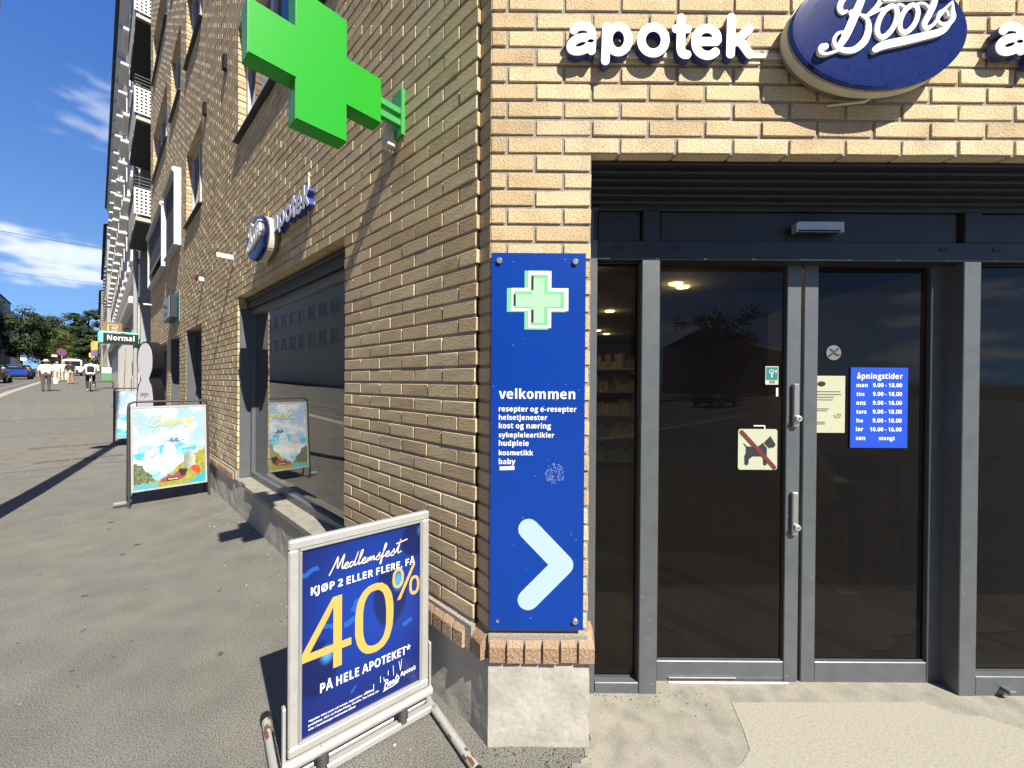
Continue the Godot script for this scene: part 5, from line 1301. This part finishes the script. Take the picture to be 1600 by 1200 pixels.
	bn.append([Vector3(0, 1.53, .03), Vector3(0, 1.63, .0), .055, .05, skin]); bn.append([Vector3(0, 1.70, -.02), Vector3(0, 1.76, -.01), .08, .088, skin]); bn.append([Vector3(0, 1.71, -.10), Vector3(0, 1.69, -.115), .014, .016, skin]); bn.append([Vector3(0, 1.78, .01), Vector3(0, 1.74, .02), .095, .09, Color(.05, .04, .04)])
	part("body", flesh(bn), M.vcol, r)
	bx("backpack", r, M.black, Vector3(0, 1.27, .33), Vector3(.28, .40, .15), .05)
	m = MB.new(); m.t = Transform3D(Basis(), Vector3(0, 1.76, 0)); m.lathe([[.0, .125], [.06, .115], [.105, .06], [.118, .0], [.115, -.02]], 18); part("helmet", m, M.black, r)
func tree(label: String, s: float, o: float, h: float, rad: float, tone: Color, seed_: int, low := .28) -> void:
	var t := thing("street_tree", label, "tree", Transform3D(SB, W(s, o, gh(s) - .05)), "trees along the street")
	var rng := RandomNumberGenerator.new(); rng.seed = seed_
	var m := MB.new(); var tips := []
	var tk := h * .028
	m.tube(PackedVector3Array([Vector3(0, 0, 0), Vector3(.1, h * .2, .05), Vector3(-.05, h * .45, 0), Vector3(.1, h * .8, .1)]), [tk, tk * .8, tk * .55, tk * .15], 8)
	for i in 14:
		var y := h * rng.randf_range(low, .75); var a := TAU * i * .382; var l := rad * rng.randf_range(.5, .95)
		var e := Vector3(cos(a) * l, y + l * rng.randf_range(.3, .8), sin(a) * l)
		m.tube(PackedVector3Array([Vector3(0, y, 0), Vector3(cos(a) * l * .5, y + l * .25, sin(a) * l * .5), e]), [tk * .35, tk * .22, tk * .06], 5)
		tips.append(e)
	part("trunk", m, M.bark, t)
	var f := MB.new()
	var clumps := []
	for e in tips: clumps.append([e, rad * rng.randf_range(.28, .42)])
	for i in 34:
		var v := Vector3(rng.randfn(), rng.randfn(), rng.randfn()).normalized() * pow(rng.randf(), .4)
		clumps.append([Vector3(v.x * rad * .9, h * (.5 + low * .5) + v.y * h * (1 - low) * .42, v.z * rad * .9), rad * rng.randf_range(.22, .38)])
	for c in clumps:
		var ct := tone * rng.randf_range(.75, 1.25)
		for i in 150:
			var d := Vector3(rng.randfn(), rng.randfn(), rng.randfn()).normalized()
			var p: Vector3 = c[0] + d * c[1] * pow(rng.randf(), .45) * Vector3(1, .75, 1)
			var n := (d + Vector3(rng.randf_range(-.7, .7), rng.randf_range(-.3, 1.0), rng.randf_range(-.7, .7))).normalized()
			var x := n.cross(Vector3(rng.randfn(), rng.randfn(), rng.randfn())).normalized(); var y := n.cross(x)
			var z := rng.randf_range(.13, .26) * h / 13.0
			f.col = ct * rng.randf_range(.8, 1.2)
			f.quad(p - x * z, p + y * z * .6, p + x * z, p - y * z * .6)
	var lm := mat(1, 1, 1, .75); lm.vertex_color_use_as_albedo = true; lm.backlight_enabled = true; lm.backlight = Color(.25, .3, .08)
	part("crown", f, lm, t, Transform3D.IDENTITY, true)
func facade(nm: String, label: String, s0: float, s1: float, o: float, h: float, out: float, wall: Material, floors: Array, step: float, ww: float, wh: float, depth: float, roof_h := 2.5, hoods := false) -> Node3D:   # out: +1 faces the road from this side, -1 from the far side
	var base := gh((s0 + s1) * .5)
	var t := thing(nm, label, "building", Transform3D(Basis(dL, Vector3.UP, nL * out), W(s0, o, 0)))   # local x along the street, z towards the road
	var L := s1 - s0
	var op := []
	var n := int((L - .8) / step)
	for y in floors:
		for i in n: op.append([(L - n * step) * .5 + step * (i + .5) - ww * .5, (L - n * step) * .5 + step * (i + .5) + ww * .5, base + y, base + y + wh])
	var m := MB.new(); wall_skin(m, op, 0, L, gh(s0) - 3.0, base + h, .3)
	m.quad(Vector3(0, gh(s0) - 3, -.02), Vector3(0, base + h, -.02), Vector3(0, base + h, -depth), Vector3(0, gh(s0) - 3, -depth)); m.quad(Vector3(L, gh(s0) - 3, -.02), Vector3(L, base + h, -.02), Vector3(L, base + h, -depth), Vector3(L, gh(s0) - 3, -depth))
	m.quad(Vector3(0, gh(s0) - 3, -depth), Vector3(0, base + h, -depth), Vector3(L, base + h, -depth), Vector3(L, gh(s0) - 3, -depth))
	part("wall", m, wall, t)
	m = MB.new(); m.quad(Vector3(-.2, base + h + .02, .25), Vector3(-.2, base + h + roof_h, -depth * .5), Vector3(L + .2, base + h + roof_h, -depth * .5), Vector3(L + .2, base + h + .02, .25)); m.quad(Vector3(-.2, base + h, -depth), Vector3(-.2, base + h + roof_h, -depth * .5), Vector3(L + .2, base + h + roof_h, -depth * .5), Vector3(L + .2, base + h, -depth))
	m.tri(Vector3(0, base + h, 0), Vector3(0, base + h + roof_h, -depth * .5), Vector3(0, base + h, -depth)); m.tri(Vector3(L, base + h, 0), Vector3(L, base + h + roof_h, -depth * .5), Vector3(L, base + h, -depth))
	part("roof", m, M.roof, t)
	var pane := MB.new(); flat_pane(pane, -ww * .5, ww * .5, 0, wh, -.16); var pm := pane.mesh()
	var fr := MB.new(); frame_ring(fr, -ww * .5, ww * .5, 0, wh, .07, -.13, .06); fr.box(Vector3(0, wh * .5, -.13), Vector3(.08, wh - .1, .05)); fr.box(Vector3(0, wh * .68, -.13), Vector3(ww - .1, .06, .045)); var fm := fr.mesh()
	var sl := MB.new(); sl.box(Vector3(0, -.05, .06), Vector3(ww + .2, .09, .22), .01); var sm := sl.mesh()
	var hd := MB.new(); hd.box(Vector3(0, wh + .28, .17), Vector3(ww + .55, .14, .42), .02); hd.box(Vector3(0, wh + .14, .06), Vector3(ww + .3, .14, .14), .01)
	for x in [-1, 1]: hd.box(Vector3(x * (ww * .5 + .16), wh * .5, .05), Vector3(.16, wh + .2, .1), .01)
	var hm := hd.mesh()
	for a in op:
		var w := sub("window", t, Transform3D(Basis(), Vector3((a[0] + a[1]) * .5, a[2], 0)))
		part("pane", pm, M.skypane if nm == "office_block" else M.pane, w); part("frame", fm, M.wframe, w); part("sill", sm, wall, w)
		if hoods: part("hood", hm, wall, w)
	return t
func balcony_block() -> void:
	var t := thing("balcony_block", "narrow grey apartment front with stacked steel balconies next to the brick wall", "building", Transform3D(Basis(dL, Vector3.UP, nL), W(14.92, -.9, 0)))
	var m := MB.new(); m.box(Vector3(2.1, 8.5, -.1), Vector3(4.2, 23, .2)); m.box(Vector3(4.1, 8.5, .45), Vector3(.2, 23, .88)); part("wall", m, M.stuccograu, t)
	for y in [6.62, 9.72, 12.84, 15.95]:
		var b := sub("balcony", t, Transform3D(Basis(), Vector3(.35, y, 0)))
		bx("slab", b, mat(.05, .05, .05, .9), Vector3(1.8, -.14, .60), Vector3(3.6, .16, 1.2), .01)
		bx("edge_beam", b, mat(.45, .42, .36, .8), Vector3(.0, -.12, .60), Vector3(.06, .12, 1.22), .01)
		var pn := MB.new()
		for i in 8: pn.box(Vector3(.0, .06 + i * .107, .73), Vector3(.012, .05, 1.02))
		for i in 11: pn.box(Vector3(.0, .435, .235 + i * .0992), Vector3(.0116, .80, .045))
		part("perforated_panel", pn, mat(.66, .65, .62, .5), b)
		pn = MB.new()
		for i in 30: pn.tube(PackedVector3Array([Vector3(.1 + i * .12, 0, 1.21), Vector3(.1 + i * .12, .86, 1.21)]), .010, 5)
		for i in 4: pn.tube(PackedVector3Array([Vector3(0, .88 + i * .10, 1.22), Vector3(3.6, .88 + i * .10, 1.22)]), .012, 5)
		for i in 4: pn.tube(PackedVector3Array([Vector3(0, .88 + i * .10, .2), Vector3(0, .88 + i * .10, 1.22)]), .012, 5)
		part("railing", pn, mat(.16, .16, .16, .5), b)
		m = MB.new(); flat_pane(m, 1.0, 2.6, .05, 2.2, .01); part("balcony_door", m, M.pane, b)
func white_block() -> void:
	var t := facade("white_building", "white ornate town house with hooded windows and deep dark eaves", 19.15, 58.0, 0.0, 18.6, 1.0, M.stucco, [5.6, 9.1, 12.6, 15.7], 2.55, 1.15, 2.05, 12.0, 3.0, true)
	var L := 38.85; var b := gh(38.5)
	bx("eave", t, M.roof, Vector3(L * .5, b + 18.75, .20), Vector3(L + .3, .30, .60), .03)
	bx("eave_soffit", t, M.stucco, Vector3(L * .5, b + 18.45, .16), Vector3(L, .26, .40), .03)
	for i in 60: bx("eave_bracket", t, M.stucco, Vector3(.3 + i * .65, b + 18.20, .13), Vector3(.22, .24, .28), .02)
	bx("string_course", t, M.stucco, Vector3(L * .5, b + 5.05, .06), Vector3(L, .22, .16), .02); bx("string_course", t, M.stucco, Vector3(L * .5, b + 8.5, .05), Vector3(L, .14, .12), .02)
	bx("shop_cornice", t, M.stucco, Vector3(L * .5 + .0, 4.55, .14), Vector3(L, .30, .34), .04); bx("shop_fascia", t, M.stuccograu, Vector3(L * .5, 3.95, .03), Vector3(L, .85, .08), .01)
	for i in 24: bx("fluted_pilaster", t, mat(.62, .59, .55, .8), Vector3(.35 + i * .62, 1.95, .10), Vector3(.40, 3.2, .14), .05)
	for q in [[6.8, .6], [8.0, .6]]: bx("shop_opening", t, M.pane, Vector3(q[0] + 9, 1.7, .03), Vector3(1.6, 2.6, .04))
	bx("corner_pilaster", t, M.stucco, Vector3(.22, 2.2, .05), Vector3(.5, 4.4, .10), .02)
	for y in [2.2, 3.1]: bx("pilaster_block", t, M.stucco, Vector3(.22, y, .10), Vector3(.56, .5, .10), .03)
	m_downpipe(t)
	var n := thing("projecting_shop_sign", "black sign with white lettering in a mint frame projecting from the white shopfront", "sign", Transform3D(Basis(-nL, Vector3.UP, -dL), W(18.9, .56, 3.06)))
	bx("casing", n, mat(.20, .70, .56, .5), Vector3(0, 0, -.05), Vector3(1.06, .46, .16), .06); bx("face", n, M.black, Vector3(.05, -.01, .034), Vector3(.90, .36, .02), .009)
	words("lettering", "Normal", n, M.letter, Vector3(-.30, -.09, .045), .70, .20, true, .004); bx("bracket", n, M.black, Vector3(.62, 0, -.05), Vector3(.30, .05, .05), .004)
	bx("lamp", n, M.white, Vector3(.1, .215, .03), Vector3(.10, .03, .05), .006)
	var f := thing("square_shop_sign", "ochre square sign with an outlined letter F on the white building", "sign", Transform3D(Basis(-nL, Vector3.UP, -dL), W(24.0, .62, 3.80)))
	bx("board", f, mat(.22, .15, .055, .6), Vector3(0, 0, 0), Vector3(.62, .66, .08), .01)
	var m := MB.new(); m.ribbon(PackedVector2Array(V2([-.14, -.24, -.14, .22, .16, .22, .16, .12, -.02, .12, -.02, .06, .12, .06, .12, -.04, -.02, -.04, -.02, -.24])), .03, .041, .046); part("letter_outline", m, mat(.72, .66, .52, .5), f)
	bx("bracket", f, M.black, Vector3(.44, .1, 0), Vector3(.30, .04, .04), .004)
	var fl := thing("wall_flag", "small orange and violet flag hanging from the far house fronts", "flag", Transform3D(Basis(-nL, Vector3.UP, -dL), W(60, 1.0, gh(60) + 4.0)))
	m = MB.new(); m.quad(Vector3(-.5, -.9, 0), Vector3(-.5, 0, .05), Vector3(0, .1, 0), Vector3(0, -.8, .06)); part("upper_cloth", m, mat(.75, .35, .06, .8), fl)
	m = MB.new(); m.quad(Vector3(-.5, -1.6, .02), Vector3(-.5, -.9, 0), Vector3(0, -.8, .06), Vector3(0, -1.5, 0)); part("lower_cloth", m, mat(.16, .10, .30, .8), fl)
	tb("pole", fl, M.wframe, [Vector3(.9, -.4, 0), Vector3(-.6, .25, 0)], .02)
	var st := thing("goods_stall", "brown goods rack with green boxes outside the white shopfront", "stall", Transform3D(Basis(-nL, Vector3.UP, -dL), W(36, .75, gh(36))))
	bx("rack", st, mat(.14, .075, .045, .8), Vector3(0, .45, 0), Vector3(.9, .10, .7), .01)
	for x in [-.4, .4]:
		for z in [-.3, .3]: bx("leg", st, M.black, Vector3(x, .2, z), Vector3(.04, .4, .04))
	bx("green_box", st, mat(.10, .26, .14, .7), Vector3(.1, .75, 0), Vector3(.5, .5, .5), .02); bx("white_box", st, M.white, Vector3(.1, 1.2, 0), Vector3(.45, .38, .4), .02)
func m_downpipe(t: Node) -> void:
	tb("downpipe", t, M.stuccograu, [Vector3(-.10, 0, .12), Vector3(-.10, 4.8, .12), Vector3(-.10, 18, .12)], .07)
func round_sign(called: String, label: String, s: float, o: float, h: float, f: Callable) -> void:
	var t := thing(called, label, "road sign", Transform3D(Basis(-nL, Vector3.UP, -dL), W(s, o, gh(s))))
	tb("post", t, M.wframe, [Vector3.ZERO, Vector3(0, h + .3, 0)], .035)
	f.call(t, h)
func background() -> void:
	balcony_block(); white_block()
	facade("town_house", "dark grey town house further up the street beyond the white building", 58.2, 92, .35, 16.0, 1.0, M.stuccograu, [1.2, 4.8, 8.4, 12.0], 2.6, 1.2, 2.0, 12)
	facade("town_house", "brown town house at the far end of the shop row", 92.3, 128, .55, 13.5, 1.0, M.opp2, [1.2, 4.6, 8.0], 2.6, 1.2, 2.0, 12)
	facade("office_block", "long grey-green office block with rows of paired windows across the street", 24, 94, 16, 17.5, -1.0, M.opp, [4.2, 7.4, 10.6, 13.8], 3.3, 2.2, 1.5, 12)
	facade("corner_block", "brown apartment block across the street facing the entrance", -34, 20, 16, 13.2, -1.0, M.opp2, [1.0, 4.2, 7.4, 10.4], 2.8, 1.2, 1.8, 12)
	facade("low_house", "low house beyond the tree across from the entrance", -110, -62, 17, 7.5, -1.0, M.opp2, [1.0, 4.2], 2.8, 1.2, 1.8, 12)
	facade("rendered_house", "pale grey rendered house across the street before the trees", 96, 128, 13, 14.0, -1.0, skin(mat(.40, .39, .36, .9), noise_tex(.04, .88, 1.04, 70), .5), [1.2, 4.5, 7.8, 11.0], 3.2, 1.1, 1.8, 12, 2.0)
	facade("yellow_house", "pale yellow house with a green metal roof behind the trees", 150, 185, 17, 16.0, -1.0, mat(.62, .52, .30, .9), [5.0, 9.0, 12.5], 3.0, 1.2, 1.8, 12, 4.0)
	facade("end_house", "low pale house closing the view at the top of the street", 330, 350, 3, 7, 1.0, M.stucco, [3], 3.0, 1.2, 1.6, 10)
	var g := Color(.034, .056, .014)
	tree("leafy tree beside the pale rendered house, its crown low over the cars", 114, 10.6, 13.0, 4.2, g * .8, 1, .12)
	tree("light green tree standing out in front of the dark ones over the parked cars", 124, 8.6, 10.5, 4.4, Color(.085, .115, .022), 2, .12)
	tree("dark leafy tree behind the light green one", 140, 9.0, 15.0, 4.6, g, 3, .12)
	tree("dark leafy tree next to the street's end on the car side", 158, 7.6, 14.5, 4.6, g * .9, 4, .12)
	tree("tall dark tree at the far end of the row of cars", 185, 7.0, 15.0, 5.0, g * .75, 5, .12)
	tree("tall dark tree rising behind the far house fronts", 140, 2.3, 17.5, 3.2, g * .75, 6, .1)
	tree("broad tree on the shop side near the end of the street", 182, 3.6, 11.0, 5.0, Color(.05, .085, .02), 7, .12)
	tree("dense dark tree far up the street behind the parking sign", 215, 10.5, 15.0, 6.0, g * .6, 11, .05)
	tree("dense dark tree closing the view behind the van", 240, 6.5, 13.0, 6.0, g * .7, 12, .05)
	tree("leafy tree across the road from the entrance", -47, 15, 10.5, 4.5, g, 8, .2)
	tree("small leafy tree past the brown apartment block", -57, 17, 9.0, 4.0, g, 9, .2)
	car("dark car with a sloping tail parked by the tram rails", "car", 51.0, 6.9, mat(.016, .017, .022, .2))
	car("bright blue hatchback seen from behind", "car", 63.0, 6.6, mat(.012, .055, .34, .18))
	car("dark grey car further up in front of the blue one", "car", 74.0, 7.2, mat(.06, .065, .07, .2))
	car("dark blue car next to the pavement beyond the pedestrians", "car", 80.0, 5.3, mat(.03, .04, .09, .2))
	car("white delivery van facing down the street", "van", 80.0, 3.35, M.white, true, false)
	car("black car parked across the road from the entrance", "car", -28.0, 8.5, mat(.015, .015, .016, .2))
	people()
	round_sign("no_parking_sign", "round blue and red no parking sign above the pedestrians", 66.0, 3.75, 2.9, func(t, h):
		var m := MB.new(); m.t = Transform3D(Basis(Vector3.RIGHT, PI / 2), Vector3(0, h, .04)); m.lathe([[0, .01], [.36, .01], [.36, -.01], [0, -.01]], 28); part("rim", m, mat(.40, .015, .03, .5), t)
		m = MB.new(); m.t = Transform3D(Basis(Vector3.RIGHT, PI / 2), Vector3(0, h, .052)); m.lathe([[0, .004], [.27, .004], [.27, 0]], 28); part("field", m, mat(.02, .06, .34, .5), t)
		m = MB.new(); m.ribbon(PackedVector2Array([Vector2(-.2, h + .2), Vector2(.2, h - .2)]), .07, .058, .062); part("bar", m, mat(.40, .015, .03, .5), t)
		bx("side_panel", t, M.white, Vector3(-.55, h - .45, .03), Vector3(.4, .22, .02), .004))
	round_sign("parking_sign", "blue and white rectangular parking sign among the cars", 98.0, 9.0, 2.6, func(t, h):
		bx("blue_panel", t, mat(.03, .10, .35, .5), Vector3(0, h + .1, .04), Vector3(.62, .42, .03), .004); bx("white_panel", t, M.white, Vector3(0, h - .36, .04), Vector3(.62, .46, .03), .004))
	round_sign("yellow_sign", "small yellow sign on a post by the far shop fronts", 62.0, 1.45, 2.6, func(t, h): bx("panel", t, mat(.70, .55, .03, .5), Vector3(0, h, .04), Vector3(.42, .5, .03), .01))
	# leaning tram pole whose shadow lies across the pavement, and the span wires over the road
	var p := thing("tram_pole", "pale leaning tram pole at the pavement's edge", "pole", Transform3D(Basis(), W(4.9, 1.86, 0) + Vector3(-.34, 0, 0)))
	tb("base", p, M.greymetal, [Vector3(0, 0, 0), Vector3(.005, .5, 0)], .15, 16)
	tb("pole", p, mat(.46, .43, .36, .6), [Vector3(.005, .5, 0), Vector3(.31, 5.0, -.02), Vector3(.60, 10, -.05)], [.125, .095, .07], 16)
	bx("arm_clamp", p, M.greymetal, Vector3(.22, 6.4, -.02), Vector3(.26, .2, .26), .02)
	for q in [[45, .05, 12.3, 43, 15.9, 12.6, "thin span wire over the road from the white building"], [78, .35, 15.0, 76, 15.9, 15.2, "thin span wire further up over the road from the grey town house"]]:
		var w := thing("span_wire", q[6], "wire", Transform3D(Basis(), W(q[0], q[1], q[2])))
		var a := Vector3.ZERO; var e := W(q[3], q[4], q[5]) - W(q[0], q[1], q[2]); var pts := PackedVector3Array()
		for i in 13: pts.append(a.lerp(e, i / 12.0) - Vector3.UP * .35 * sin(PI * i / 12.0))
		var m := MB.new(); m.tube(pts, .018, 5); part("wire", m, M.black, w)

func _ready() -> void:
	view_and_light()
	materials()
	ground()
	brick_building()
	var fr := Transform3D(Basis(), Vector3(0, 0, -D))
	raised_words("wall_lettering", "white raised apotek letters between the building corner and the oval sign over the entrance", mat(.025, .04, .19, .5), M.letter, fr)
	raised_words("wall_lettering", "white raised apotek letters on the far side of the oval sign over the entrance", mat(.025, .04, .19, .5), M.letter, Transform3D(Basis(), Vector3(1.775, .01, -D)))
	oval_sign("large blue oval sign with white script over the entrance", Transform3D(Basis.from_scale(Vector3(.985, .985, 1.12)), Vector3(1.464, 2.98, -D)))
	pharmacy_panel()
	cross_sign()
	var sb := SB * Basis.from_scale(Vector3(1.1, 1.0, 1.4))
	raised_words("wall_lettering", "blue-sided raised apotek letters on the street wall over the shop window", mat(.03, .055, .30, .5), mat(.62, .64, .72, .45), Transform3D(sb, W(2.67, 0, 2.87) - sb * Vector3(.202, 2.905, 0)), .76)  # lavender face colour carries the look of grazing light on white letters
	oval_sign("smaller blue oval sign with white script on the street wall", Transform3D(SB * Basis.from_scale(Vector3(.86, .86, 1.45)), W(2.93, 0, 2.88)))
	wall_fittings()
	door_notices()
	spring_board()
	street_board("black sandwich board with a meadow and sea poster priced 44,-", 5.42, true)
	street_board("black sandwich board with a blue wave poster", 10.9, false)
	bust_sign()
	background()
